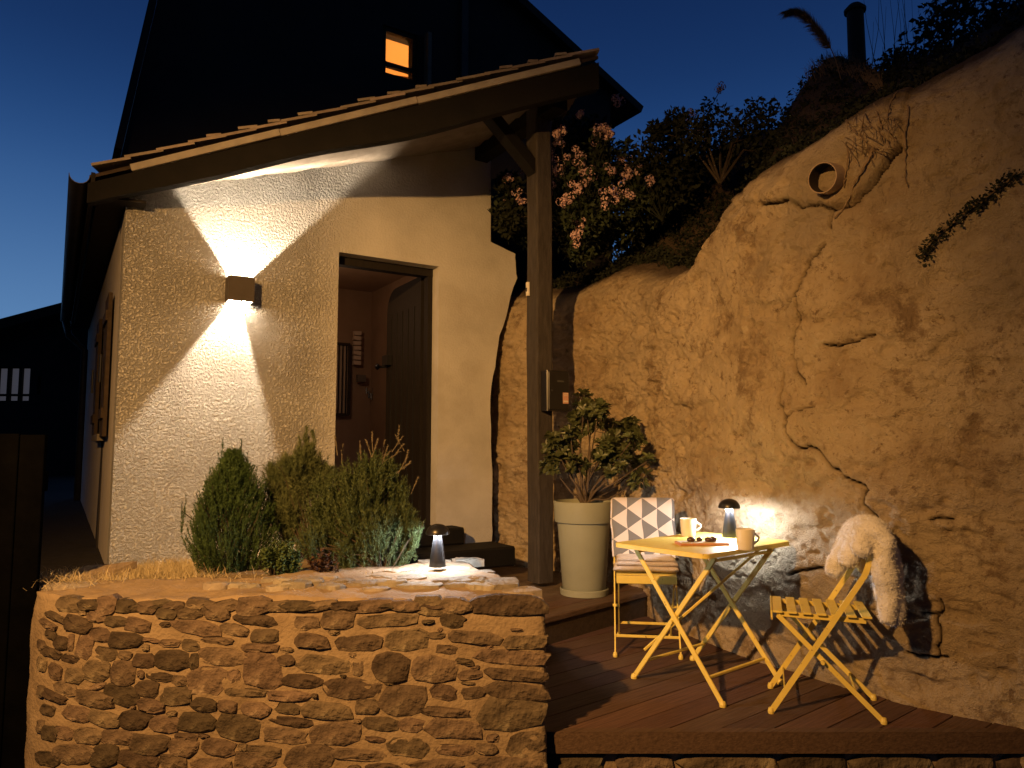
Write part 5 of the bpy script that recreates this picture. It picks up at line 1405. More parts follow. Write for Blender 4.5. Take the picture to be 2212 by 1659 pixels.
def snack_board():
    p = on_z(1516, 1176, TZ)
    t = empty('snack_board', p, 'small oblong serving slab on the yellow table', 'serving board', rz=R(4))
    b = MB().bar((-0.125, 0, 0.006), (0.125, 0, 0.006), 0.11, 0.012, bev=0.004); b.build('slab', M_board, t)
    MB().bar((-0.118, 0, 0.0125), (0.118, 0, 0.0125), 0.098, 0.002).build('glazed_top', M_napkin, t)
    for i, (x, y, s, lab) in enumerate(((-0.055, 0.005, 0.020, 'chocolate at the mug end of the serving slab'), (-0.005, 0.022, 0.017, 'small chocolate in the middle of the serving slab'), (0.035, -0.004, 0.019, 'chocolate left of the glossy one on the serving slab'), (0.062, 0.008, 0.021, 'glossy round chocolate at the lamp end of the slab'))):
        c = Vector(p) + Matrix.Rotation(R(4), 3, 'Z') @ Vector((x, y, 0.0138))
        mb = MB()
        prof = [(0, 0), (s*0.8, 0.001), (s*1.08, s*0.35), (s*0.95, s*0.85), (s*0.5, s*1.15), (0, s*1.2)]
        mb.lathe(prof, n=12)
        mb.v = [(a*(1 + 0.12*math.sin(7*b_*60+i)), b_*(0.85 + 0.1*math.sin(a*90)), c_) for a, b_, c_ in mb.v]
        o = mb.build('chocolate', M_choc, smooth=True); o.location = c; o.rotation_euler = (0, 0, i*1.3)
        tag(o, lab, 'chocolate', 'chocolates on the serving slab')
snack_board()
def mushroom_lamp(p, label):
    t = empty('mushroom_lamp', p, label, 'lamp', 'cordless mushroom lamps')
    MB().lathe([(0, 0), (0.040, 0), (0.042, 0.004), (0.038, 0.035), (0.031, 0.085), (0.023, 0.130), (0.019, 0.152), (0, 0.152)], n=32).build('stem', M_blackm, t, smooth=True, angle=50)
    MB().lathe([(0, 0.152), (0.012, 0.152), (0.012, 0.168), (0, 0.168)], n=16).build('neck', M_blackm, t)
    dome = [(0.0, 0.210)] + [(0.060*math.sin(R(a)), 0.160 + 0.050*math.cos(R(a))) for a in range(10, 91, 10)] + [(0.058, 0.158), (0.052, 0.162)] + [(0.052*math.sin(R(a)), 0.162 + 0.036*math.cos(R(a))) for a in range(80, 0, -20)] + [(0.0, 0.198)]
    MB().lathe(dome, n=32).build('cap', M_blackm, t, smooth=True, angle=50)
    MB().lathe([(0.016, 0.1655), (0.045, 0.1655), (0.045, 0.1675), (0.016, 0.1675)], n=24).build('led_ring', M_led, t)
    for k in range(4):
        lt = bpy.data.lights.new('lamp_led', 'POINT'); lt.energy = MUSH_W / 4; lt.color = (0.94, 0.96, 1.0); lt.shadow_soft_size = 0.008
        l = bpy.data.objects.new('lamp_led', lt); COL.objects.link(l); l.parent = t
        a = math.pi/4 + k*math.pi/2
        l.location = (0.034*math.cos(a), 0.034*math.sin(a), 0.156)
lp1 = on_z(1577, 1160, TZ)
mushroom_lamp(lp1, 'black mushroom lamp glowing on the yellow table')
lp2 = on_z(945, 1229, WALL_TOP + 0.03)
mushroom_lamp(Vector((lp2.x, lp2.y, WALL_TOP + 0.042)), 'black lamp lighting the top of the rubble wall beside the shrubs')

# ================================================================== PLANTER AND ITS SHRUB
def planter():
    p = on_z(1262, 1284, TERR_Z)
    t = empty('planter', (p.x, p.y, TERR_Z), 'tall sage green plastic planter with a wide rim and saucer', 'planter')
    MB().lathe([(0, 0.0), (0.150, 0.0), (0.168, 0.006), (0.172, 0.045), (0.165, 0.05), (0.155, 0.03), (0, 0.03)], n=40).build('saucer', M_pot, t, smooth=True, angle=40)
    MB().lathe([(0, 0.031), (0.145, 0.031), (0.152, 0.04), (0.186, 0.50), (0.186, 0.51), (0.17, 0.51)], n=48).build('body', M_pot, t, smooth=True, angle=40)
    MB().lathe([(0.186, 0.505), (0.204, 0.510), (0.2055, 0.516), (0.214, 0.648), (0.212, 0.654), (0.200, 0.654), (0.194, 0.60), (0.18, 0.52)], n=48).build('rim', M_pot, t, smooth=True, angle=40)
    MB().lathe([(0, 0.628), (0.1, 0.632), (0.197, 0.622)], n=32).build('potting_soil', M_soil, t)
    return p
PP = planter()
def leaf_mesh(l, w, name='leaf'):
    mb = MB()
    mb.add([(0, 0, 0), (l*0.35, -w*0.42, 0.12*w), (l*0.72, -w*0.5, 0.10*w), (l, 0, -0.06*l), (l*0.72, w*0.5, 0.10*w), (l*0.35, w*0.42, 0.12*w), (l*0.5, 0, -0.02*l)],
           [(0, 1, 6), (1, 2, 6), (2, 3, 6), (3, 4, 6), (4, 5, 6), (5, 0, 6)])
    me = bpy.data.meshes.new(name); me.from_pydata(mb.v, [], mb.f); me.update(); return me
def pot_shrub():
    base = Vector((PP.x, PP.y, TERR_Z + 0.62))
    t = empty('potted_shrub', base, 'leafy shrub with rosettes of oval leaves growing in the green planter', 'shrub')
    cl = [(620,400,100),(750,500,140),(560,560,100),(400,850,160),(300,780,110),(290,1000,120),(850,700,150),(1050,640,110),(1080,760,100),(800,900,150),(950,930,160),(1150,1020,100),(1150,1150,100),(550,1000,110),(1230,960,45),(480,700,100),(640,480,90),(860,1050,90),(680,640,90)]
    tips = []
    y0 = PP.y
    for i, (zx, zy, r) in enumerate(cl):
        px, py = rel(zx, zy, 1950, 1350, 2.552)
        y = y0 + rng.uniform(-0.14, 0.10)
        c = at_y(px, py, y); rr = r / 2.552 / 1.736 * y / FPX
        nb = max(4, int(13 * (r/110)**2))
        sub = []
        for k in range(nb):
            d = Vector(rng.normal(size=3)); d.normalize()
            tip = c + d * rr * rng.uniform(0.35, 0.95) + Vector((0, 0, 0.01)); sub.append((tip, d))
        tips.append((c, sub))
    # branches
    mb = WMB()
    roots = [base + Vector((-0.01, 0, 0)), base + Vector((0.015, -0.02, 0)), base + Vector((0.0, 0.03, 0))]
    for i, (c, sub) in enumerate(tips):
        r0 = roots[i % 3]
        mid = r0.lerp(c, 0.45) + Vector((rng.uniform(-0.03, 0.03), rng.uniform(-0.03, 0.03), -0.03 + (0.05 if c.z > base.z + 0.3 else 0)))
        pts = [Vector(p) for p in catmull([r0, r0.lerp(mid, 0.5) + Vector((0, 0, 0.02)), mid, c], 4)]
        mb.tube(pts, list(np.linspace(0.011, 0.004, len(pts))), 5)
        for tip, d in sub:
            mb.tube([c, c.lerp(tip, 0.6) + Vector((0, 0, -0.006)), tip], [0.004, 0.003, 0.002], 4)
    mb.build('branches', M_bark, t, smooth=True)
    lms = [leaf_mesh(0.056, 0.026), leaf_mesh(0.048, 0.023), leaf_mesh(0.064, 0.029)]
    for lm in lms: lm.materials.append(M_potleaf)
    allm = []
    for c, sub in tips:
        for tip, d in sub:
            ax = (d + Vector((0, 0, 0.9))).normalized()
            n = rng.integers(8, 13); a0 = rng.uniform(0, 6.28)
            e1 = ax.cross(Vector((0.3, 0.9, 0.2))).normalized(); e2 = ax.cross(e1)
            for k in range(n):
                a = a0 + k * 2.4; el = rng.uniform(0.05, 0.75)
                dir_ = (e1*math.cos(a) + e2*math.sin(a)) * math.cos(el) + ax * math.sin(el)
                zz = (ax - dir_ * ax.dot(dir_)).normalized(); yy = zz.cross(dir_)
                M = Matrix((dir_, yy, zz)).transposed().to_4x4(); M.translation = tip - ax * rng.uniform(0, 0.02)
                allm.append((M, int(rng.integers(0, 3))))
    # nearest leaves singly, the rest in one mass
    allm.sort(key=lambda q: q[0].translation.y)
    keep, rest = allm[:300], allm[300:]
    for M, k in keep:
        o = bpy.data.objects.new('leaf', lms[k]); COL.objects.link(o); o.parent = t
        Ml = M.copy(); Ml.translation = M.translation - base; o.matrix_local = Ml
    mb = WMB()
    for M, k in rest:
        mb.add([M @ v.co for v in lms[k].vertices], [tuple(p.vertices) for p in lms[k].polygons])
    o = mb.build('leaves', M_potleaf, t); o['kind'] = 'stuff'
pot_shrub()

# ================================================================== SHRUBS IN THE BED
def needles(mb_v, mb_f, tips, dirs, ln, n, nl, w, droop=0.0, spread=0.9):
    """shoots with needles: every needle a thin triangle, vectorised"""
    tips, dirs = np.asarray(tips), np.asarray(dirs); K = len(tips)
    t = rng.random((K, n)); a = rng.random((K, n)) * 2*np.pi
    ref = np.array([0.31, 0.2, 0.93]); e1 = np.cross(dirs, ref); e1 /= np.linalg.norm(e1, axis=1, keepdims=True) + 1e-9; e2 = np.cross(dirs, e1)
    L = (ln if np.isscalar(ln) else np.asarray(ln)[:, None])
    base = tips[:, None] - dirs[:, None] * (t * L)[..., None]
    nd = dirs[:, None] * (0.75 + 0.3*rng.random((K, n, 1))) + spread * (e1[:, None]*np.cos(a)[..., None] + e2[:, None]*np.sin(a)[..., None])
    nd[..., 2] -= droop; nd /= np.linalg.norm(nd, axis=2, keepdims=True)
    ll = nl * (0.7 + 0.6*rng.random((K, n, 1)))
    sd = np.cross(nd, rng.normal(size=nd.shape)); sd /= np.linalg.norm(sd, axis=2, keepdims=True) + 1e-9
    p0 = base - sd*w/2; p1 = base + sd*w/2; p2 = base + nd*ll
    P = np.stack([p0, p1, p2], 2).reshape(-1, 3)
    o = len(mb_v); mb_v += [tuple(p) for p in P]; mb_f += [(o+3*i, o+3*i+1, o+3*i+2) for i in range(len(P)//3)]
def shrub_conifer():
    b = Vector((0, 0, 0)); c = on_z(495, 1222, 0.60); c = at_y(495, 1222, c.y + 0.12)
    gz = float(bed_z(np.array(c.x), np.array(c.y)))
    t = empty('dwarf_conifer', (c.x, c.y, gz), 'upright dark green dwarf conifer against the lit white wall', 'shrub')
    H = 0.66; tips, dirs, lens = [], [], []
    for i in range(2600):
        h = rng.random()**0.85; a = rng.random()*2*np.pi
        rad = 0.235 * (min(1, (h+0.08)/0.30)**0.6) * (1 - max(0, (h-0.28)/0.72)**1.5 * 0.86)
        rad *= 1 + 0.16*math.sin(3*a+1) + 0.10*math.sin(5*a + h*9)
        k = rng.uniform(0.55, 1.03)
        x, y = rad*k*math.cos(a), rad*k*math.sin(a)
        d = np.array([0.45*math.cos(a)*k, 0.45*math.sin(a)*k, 1.0]); d += rng.normal(size=3)*0.13; d /= np.linalg.norm(d)
        tips.append((x, y, 0.03 + h*H*0.93)); dirs.append(d); lens.append(rng.uniform(0.06, 0.12))
    for x, y, h in ((-0.06, 0, 0.70), (-0.09, 0.05, 0.62), (0.035, 0.0, 0.69), (0.07, 0.03, 0.62), (-0.02, 0.05, 0.66), (-0.235, -0.02, 0.40), (-0.265, 0.0, 0.36), (0.12, 0.02, 0.55), (-0.12, 0, 0.56)):
        for k in range(4):
            tips.append((x + rng.normal()*0.006, y, h - 0.035*k)); dirs.append((0.05*rng.normal(), 0.05*rng.normal(), 1)); lens.append(0.09)
    dirs = np.array(dirs); dirs /= np.linalg.norm(dirs, axis=1, keepdims=True)
    mb = MB(); needles(mb.v, mb.f, tips, dirs, np.array(lens), 44, 0.014, 0.0032, spread=0.75)
    mb.build('crown', M_needle, t)
    s = MB()
    s.tube([(0, 0, -0.05), (0.005, 0, 0.2), (-0.01, 0, 0.5)], [0.016, 0.012, 0.005], 6)
    for tp, d, l in list(zip(tips, dirs, lens))[::16]:
        tp = np.array(tp); s.tube([(tp[0]*0.15, tp[1]*0.15, max(0, tp[2]-0.22)), tuple(tp - d*l*0.5), tuple(tp)], [0.004, 0.0025, 0.001], 3, cap=False)
    s.build('stems', M_twig, t)
shrub_conifer()
def blob_shrub(name, label, c, gz, blobs, nsh, m, style, stem=True, leaf=(0.021, 0.0058), spikes=None):
    """blobs: (px, py, radius px) seen in the picture, at about the shrub's depth"""
    t = empty(name, (c.x, c.y, gz), label, 'shrub')
    tips, dirs, lens = [], [], []
    wts = np.array([r*r for _, _, r in blobs], float); wts /= wts.sum()
    for i, (px, py, r) in enumerate(blobs):
        y = c.y + rng.uniform(-0.06, 0.08); q = at_y(px, py, y); rr = r * y / FPX
        for k in range(int(nsh * wts[i])):
            d = rng.normal(size=3); d /= np.linalg.norm(d); rad = rr * rng.uniform(0.25, 1.18)
            p = np.array(q) + d * rad * np.array([1, 0.85, 1]) - np.array(t.location)
            if p[2] < 0.0: continue
            o = np.array([p[0]*0.8, p[1]*0.8, 0.35 + p[2]*0.6 + 0.2]); o = o/np.linalg.norm(o) + 0.35*d + rng.normal(size=3)*0.15
            o /= np.linalg.norm(o); tips.append(p); dirs.append(o); lens.append(rng.uniform(0.05, 0.10))
    mb = MB()
    if style == 'feather':
        dirs = [np.array(d)*[1, 1, 1] + np.array([0, 0, 0.35]) for d in dirs]; dirs = [d/np.linalg.norm(d) for d in dirs]
        needles(mb.v, mb.f, tips, dirs, np.array(lens)*1.5, 40, 0.020, 0.0042, spread=0.75)
    elif style == 'needle':
        needles(mb.v, mb.f, tips, dirs, np.array(lens), 42, 0.026, 0.0026, spread=0.8)
    else:
        n = 16; K = len(tips); tips_, dirs_ = np.array(tips), np.array(dirs)
        tt = rng.random((K, n)); a = rng.random((K, n))*2*np.pi
        e1 = np.cross(dirs_, [0.3, 0.2, 0.93]); e1 /= np.linalg.norm(e1, axis=1, keepdims=True) + 1e-9; e2 = np.cross(dirs_, e1)
        base = tips_[:, None] - dirs_[:, None]*(tt*np.array(lens)[:, None])[..., None]
        nd = dirs_[:, None]*0.55 + (e1[:, None]*np.cos(a)[..., None] + e2[:, None]*np.sin(a)[..., None]); nd /= np.linalg.norm(nd, axis=2, keepdims=True)
        sd = np.cross(nd, dirs_[:, None] + 0.3*rng.normal(size=nd.shape)); sd /= np.linalg.norm(sd, axis=2, keepdims=True) + 1e-9
        l = leaf[0]*(0.7 + 0.6*rng.random((K, n, 1))); w = leaf[1]
        P = np.stack([base, base + nd*l*0.5 - sd*w, base + nd*l, base + nd*l*0.5 + sd*w], 2).reshape(-1, 3)
        mb.v = [tuple(p) for p in P]; mb.f = [(4*i, 4*i+1, 4*i+2, 4*i+3) for i in range(len(P)//4)]
    mb.build('crown', m, t)
    s = MB()
    for tp, d, l in list(zip(tips, dirs, lens))[::24]:
        tp, d = np.array(tp), np.array(d)
        s.tube([(tp[0]*0.18, tp[1]*0.18, -0.02), tuple(tp*[0.6, 0.6, 0.55]), tuple(tp - d*l*0.6), tuple(tp)], [0.004, 0.003, 0.002, 0.001], 3, cap=False)
    s.build('stems', M_twig, t)
    if spikes:
        for (px, py, ln, tilt) in spikes:
            q = at_y(px, py, c.y + rng.uniform(-0.05, 0.05)); q = np.array(q) - np.array(t.location)
            d = np.array([math.sin(tilt), rng.uniform(-0.1, 0.1), math.cos(tilt)]); d /= np.linalg.norm(d)
            mb = MB(); L = ln * c.y / FPX
            needles(mb.v, mb.f, [q], [d], L, 70, 0.009, 0.004, spread=1.1)
            mb.tube([tuple(q - d*L*1.6), tuple(q)], [0.002, 0.001], 4)
            mb.build('flower_spike', M_spike, t)
    return t
def Q(zx, zy, r): 
    px, py = rel(zx, zy, 680, 1550, 2.1686); return (px, py, r / 2.1686 / 1.736)
_c = at_y(690, 1215, 4.12); _g = float(bed_z(np.array(_c.x), np.array(_c.y)))
blob_shrub('dwarf_pine', 'brownish green dwarf pine with upright candles beside the doorway', _c, _g,
    [Q(*b) for b in ((1010,330,110),(900,420,120),(760,480,90),(1100,420,110),(800,600,120),(980,560,140),(740,760,90),(880,740,130),(1020,200,28),(1070,150,20),(1020,110,18),(960,190,16),(1050,270,40),(850,900,110),(720,420,40),(1180,480,80))], 1700, M_needle2, 'needle')
_c = at_y(830, 1222, 3.92); _g = float(bed_z(np.array(_c.x), np.array(_c.y)))
blob_shrub('flowering_shrub', 'bushy green shrub with faded flower spikes in front of the doorway', _c, _g,
    [Q(*b) for b in ((1350,520,150),(1560,430,150),(1700,420,90),(1200,650,170),(1450,700,190),(1650,650,150),(1780,600,90),(1250,900,190),(1480,930,190),(1700,880,150),(1850,800,80),(1800,960,110),(1900,980,70),(1350,1080,160),(1600,1080,150),(1760,1060,100),(1100,800,120),(1060,1000,130),(1820,1080,60),(1920,900,60),(1400,850,200),(1600,900,180),(1300,750,180),(1150,920,120))], 3000, M_feather, 'feather',
    spikes=[(*Q(x, y, 1)[:2], 26, tl) for x, y, tl in ((1770,100,0.05),(1550,150,-0.05),(1600,205,0.3),(1655,215,0.15),(1450,225,-0.1),(1500,210,-0.35),(1810,250,0.7),(1845,300,0.2),(1840,350,0.5),(1740,170,-0.5),(1800,185,0.6),(1930,510,0.4),(1250,185,-0.15),(1310,250,0.0),(1870,390,0.9),(1680,260,0.3),(1710,300,0.8),(1780,310,1.0))])
_c = at_y(590, 1222, 3.66); _g = float(bed_z(np.array(_c.x), np.array(_c.y)))
blob_shrub('low_shrub', 'low rounded bush between the conifer and the flowering shrub', _c, _g, [Q(*b) for b in ((830,1110,95),(760,1160,70),(910,1170,80),(700,1120,50))], 500, M_leafs, 'leaf', leaf=(0.013, 0.005))
_c = at_y(735, 1235, 3.56); _g = float(bed_z(np.array(_c.x), np.array(_c.y)))
blob_shrub('brown_plant', 'withered dark red brown plant at the foot of the flowering shrub', _c, _g, [Q(*b) for b in ((1130,1190,90),(1210,1200,70),(1060,1220,40))], 130, mat('withered_leaves', [(0.06, 0.03, 0.02), (0.11, 0.06, 0.035)], rough=0.9), 'leaf', leaf=(0.014, 0.005))

# ------------------------------------------------------------------ dry grass on the bed
def dry_grass():
    v, f = [], []
    def blade(p, d, l, w):
        sd = Vector((rng.normal(), rng.normal(), 0)).normalized() * w/2
        m = p + d*l*0.55; e = p + d*l + Vector((d.x*l*0.35, d.y*l*0.35, -l*0.22))
        o = len(v); v.extend([tuple(p-sd), tuple(p+sd), tuple(m+sd*0.7), tuple(m-sd*0.7), tuple(e)])
        f.extend([(o, o+1, o+2, o+3), (o+3, o+2, o+4)])
    def put(px, py, n, spread, l0, l1, up):
        for k in range(n):
            g = on_z(px + rng.normal()*spread, py + rng.normal()*spread*0.28, 0.58)
            if g.y < 3.17 or g.y > 5.0: continue
            z = WALL_TOP + 0.02 if g.y < 3.48 else float(bed_z(np.array(g.x), np.array(g.y)))
            d = Vector((rng.normal()*0.8, rng.normal()*0.5, up + abs(rng.normal())*0.5)).normalized()
            blade(Vector((g.x, g.y, z - 0.005)), d, rng.uniform(l0, l1), rng.uniform(0.002, 0.004))
    for px, py, n in ((170, 1247, 260), (230, 1238, 420), (290, 1232, 500), (350, 1226, 520), (400, 1222, 420), (250, 1222, 260), (320, 1212, 300), (380, 1208, 300), (440, 1232, 120), (130, 1254, 90), (200, 1228, 400), (160, 1240, 250), (270, 1214, 500), (220, 1216, 500), (180, 1222, 400), (330, 1206, 400), (400, 1208, 400)):
        put(px, py, n * 2, 36, 0.03, 0.10, 0.35)
    put(320, 1225, 40, 60, 0.10, 0.20, 2.0); put(180, 1243, 30, 30, 0.05, 0.10, 1.5)
    put(560, 1240, 140, 60, 0.02, 0.05, 0.3); put(700, 1245, 90, 60, 0.02, 0.045, 0.3)
    mb = MB(); mb.v, mb.f = v, f
    stuff(mb.build('dry_grass', M_straw), 'dry straw coloured grass along the top of the stone wall', 'grass')
dry_grass()

# ================================================================== ON THE CLIFF: pipe, roots, creeper, flowers, bushes
def clay_pipe():
    p = cliff_pt(1776, 400); c = at_y(1776, 384, p.y - 0.085)
    ax = Vector((-0.78, -0.60, -0.14)).normalized()
    t = empty('clay_pipe', p, 'open clay drain pipe sticking out of the rock face', 'pipe')
    e1 = ax.cross(Z).normalized(); e2 = ax.cross(e1)
    def ring(c_, r, n=28): return [c_ + (e1*math.cos(2*math.pi*k/n) + e2*math.sin(2*math.pi*k/n))*r for k in range(n)]
    def shell(seq, n=28):
        vs_ = [q for c_, r in seq for q in ring(c_, r)]
        return WMB().add(vs_, [(i*n+k, i*n+(k+1) % n, (i+1)*n+(k+1) % n, (i+1)*n+k) for i in range(len(seq)-1) for k in range(n)])
    R0 = 0.080
    shell([(c - ax*0.45, R0), (c - ax*0.01, R0), (c, R0-0.002), (c, R0-0.006)]).build('barrel', M_ceramic, t, smooth=True, angle=40)
    shell([(c, R0-0.0061), (c - ax*0.006, R0-0.009), (c - ax*0.5, R0-0.009), (c - ax*0.5, 0.001)]).build('bore', mat('shaded_bore', [(0.018, 0.012, 0.009), (0.035, 0.024, 0.017)], rough=1.0), t, smooth=True, angle=40)  # shade inside the pipe put into the dark colour of the bore
clay_pipe()
def tufts():
    # hanging dry roots below the earth bank
    def strand(name, label, pts, r, off=0.03, group='dry roots hanging down the rock'):
        P = []
        for i, (x, y) in enumerate(pts):
            px, py = rel(x, y, 2850, 0, 2.2343)
            q = cliff_pt(px + rng.normal()*2, py, 0.012 + 0.012*rng.random()); P.append(q)
        C = [Vector(p) for p in catmull(P, 5)]
        C = [c + Vector(rng.normal(size=3))*0.0025 for c in C]
        o = WMB().tube(C, list(np.linspace(r, r*0.45, len(C)) * 0.7), 5).build(name, M_root, smooth=True)
        return tag(o, label, 'root', group)
    strand('hanging_root', 'longest single dry stem hanging down the right of the root tangle', [(1230, 880), (1245, 960), (1240, 1100), (1235, 1300), (1225, 1480), (1215, 1560)], 0.007)
    strand('hanging_root', 'short curved dry stem beside the longest hanging stem', [(1140, 770), (1100, 850), (1080, 960), (1078, 1100)], 0.006)
    strand('hanging_root', 'straight dry stem hanging right beside the clay pipe', [(715, 1200), (728, 1320), (715, 1450), (700, 1560)], 0.006)
    strand('hanging_root', 'thick slanting root running down towards the crack by the pipe', [(960, 1240), (900, 1350), (830, 1480), (790, 1560), (700, 1720), (640, 1820)], 0.010)
    strand('hanging_root', 'slanting root that forks from the thick root above the crack', [(760, 1070), (850, 1150), (960, 1235), (1040, 1290)], 0.006)
    strand('hanging_root', 'dry stem rising from the root tangle into the dark bank', [(860, 1080), (880, 960), (905, 850)], 0.006)
    strand('hanging_root', 'bent dry stem in the middle of the root tangle', [(950, 860), (980, 960), (1010, 1080), (1050, 1190)], 0.007)
    strand('hanging_root', 'thin dry stem on the pipe side of the root tangle', [(840, 880), (820, 980), (770, 1060)], 0.005)
    # fine tangle
    v = WMB()
    for k in range(46):
        x, y = rng.uniform(680, 1120), rng.uniform(950, 1250); a = rng.normal()*0.6 + 1.3
        L = rng.uniform(60, 190); pts = [(x + math.cos(a)*L*s + rng.normal()*8, y + math.sin(a)*L*s) for s in (0, 0.5, 1)]
        P = [cliff_pt(*rel(px, py, 2850, 0, 2.2343), 0.02 + rng.uniform(0, 0.04)) for px, py in pts]
        v.tube([Vector(p) for p in catmull(P, 3)], 0.0022, 3, cap=False)
    stuff(v.build('root_tangle', M_root), 'tangle of fine dry roots above the clay pipe', 'roots')
tufts()
def leaf_cloud(centers, n_each, size, rad):
    """small leaves round a list of centres, as one mesh"""
    mb = MB()
    for c, r in zip(centers, rad):
        for k in range(n_each):
            d = rng.normal(size=3); d /= np.linalg.norm(d); p = np.array(c) + d*r*rng.random()**0.4
            a = rng.normal(size=3); a /= np.linalg.norm(a); b = np.cross(a, rng.normal(size=3)); b /= np.linalg.norm(b) + 1e-9
            l = size*rng.uniform(0.6, 1.3); o = len(mb.v)
            mb.v += [tuple(p), tuple(p + a*l*0.5 - b*l*0.25), tuple(p + a*l), tuple(p + a*l*0.5 + b*l*0.25)]; mb.f.append((o, o+1, o+2, o+3))
    return mb
def creeper():
    pts = [(1640, 1480), (1650, 1430), (1700, 1370), (1760, 1320), (1830, 1260), (1900, 1200), (1950, 1180), (2000, 1130), (2070, 1080), (2110, 1050), (2160, 1000)]
    P = [cliff_pt(*rel(x, y, 2400, 0, 1.536), 0.02) for x, y in pts]
    t = empty('creeper', P[0], 'dark creeping plant clinging diagonally across the rock face', 'plant')
    C = [Vector(p) for p in catmull(P, 5)]
    WMB().tube(C, 0.004, 4).build('stem', M_root, t)
    cs = [np.array(C[i]) - np.array(P[0]) for i in range(0, len(C), 2)]
    mb = leaf_cloud(cs, 26, 0.022, [0.022 + 0.02*rng.random() for _ in cs]); mb.build('leaves', M_darkleaf, t)
creeper()
def valerian():
    heads = [rel(x, y, 1200, 0, 1.6592) for x, y in ((1180,1110),(1240,1230),(1150,1245),(1230,1360),(1275,1030),(1210,1165),(1500,830),(1480,890),(1410,940),(1490,1010),(1480,1070),(1440,1150),(1430,1195),(1615,970),(1640,1040),(1670,1080),(1640,1125),(1610,1190),(1535,1265),(1600,1385),(1635,1395),(1620,1455),(1740,790),(1790,820),(1730,840),(1850,620),(1900,970),(1930,1020),(1880,1010),(1820,1060),(1985,1050),(1840,1180),(1800,1220),(1910,1215),(2065,1135),(1630,715),(2115,955),(1915,1090))]
    heads += [rel(x, y, 2400, 0, 1.536) for x, y in ((295,650),(235,690),(345,740),(370,790),(330,770),(115,870),(460,505))]
    groups = [[], [], []]
    for h in heads: groups[0 if h[0] < 1160 else (1 if h[0] < 1335 else 2)].append(h)
    labs = ['pink flowering clump growing out between the plaster and the porch post', 'pink flowering plant overhanging the rock beside the porch post', 'pink flowering plant on the dark bank below the hilltop']
    for gi, (g, lab) in enumerate(zip(groups, labs)):
        depth = (6.55, 5.85, 5.75)[gi]
        cx = sum(h[0] for h in g)/len(g); cy = max(h[1] for h in g) + 25
        root = at_y(cx, cy + 30, depth + 0.35)
        t = empty('flowering_plant', root, lab, 'plant', 'pink flowering plants on the bank')
        st = WMB(); cs, rs = [], []
        for (px, py) in g:
            y = depth + rng.uniform(-0.15, 0.25) + (0.5 if px > 1335 and py < 420 else 0) + (0.9 if px > 1430 else 0)
            p = at_y(px, py, y)
            mid = root.lerp(p, 0.5) + Vector((rng.normal()*0.05, 0.05, 0.06))
            st.tube([Vector(q) for q in catmull([root, mid, p - Z*0.03, p], 3)], 0.004, 4, cap=False)
            mb = MB()
            rr = rng.uniform(0.06, 0.095)
            for k in range(5):
                c = np.array([rng.normal()*rr*0.36, rng.normal()*rr*0.3, rng.normal()*rr*0.34]); 
                for j in range(26):
                    d = rng.normal(size=3); d /= np.linalg.norm(d); q = c + d*rr*0.42
                    a = np.cross(d, rng.normal(size=3)); a /= np.linalg.norm(a); b = np.cross(d, a); s = rng.uniform(0.006, 0.011)
                    o = len(mb.v); mb.v += [tuple(q + a*s), tuple(q + b*s), tuple(q - a*s), tuple(q - b*s)]; mb.f.append((o, o+1, o+2, o+3))
            ob = mb.build('flower_head', M_flower, t); ob.location = p - root
            for k in range(3):
                cs.append(np.array(root.lerp(p, rng.uniform(0.35, 0.9)) - root) + rng.normal(size=3)*0.06 + np.array([0, 0.16, 0])); rs.append(rng.uniform(0.07, 0.15))
        st.build('stems', M_darkleaf, t)
        leaf_cloud(cs, 70, 0.05, rs).build('foliage', mat('bank_leaves', [(0.020, 0.030, 0.014), (0.042, 0.058, 0.026)], rough=0.7, scale=8), t)
valerian()
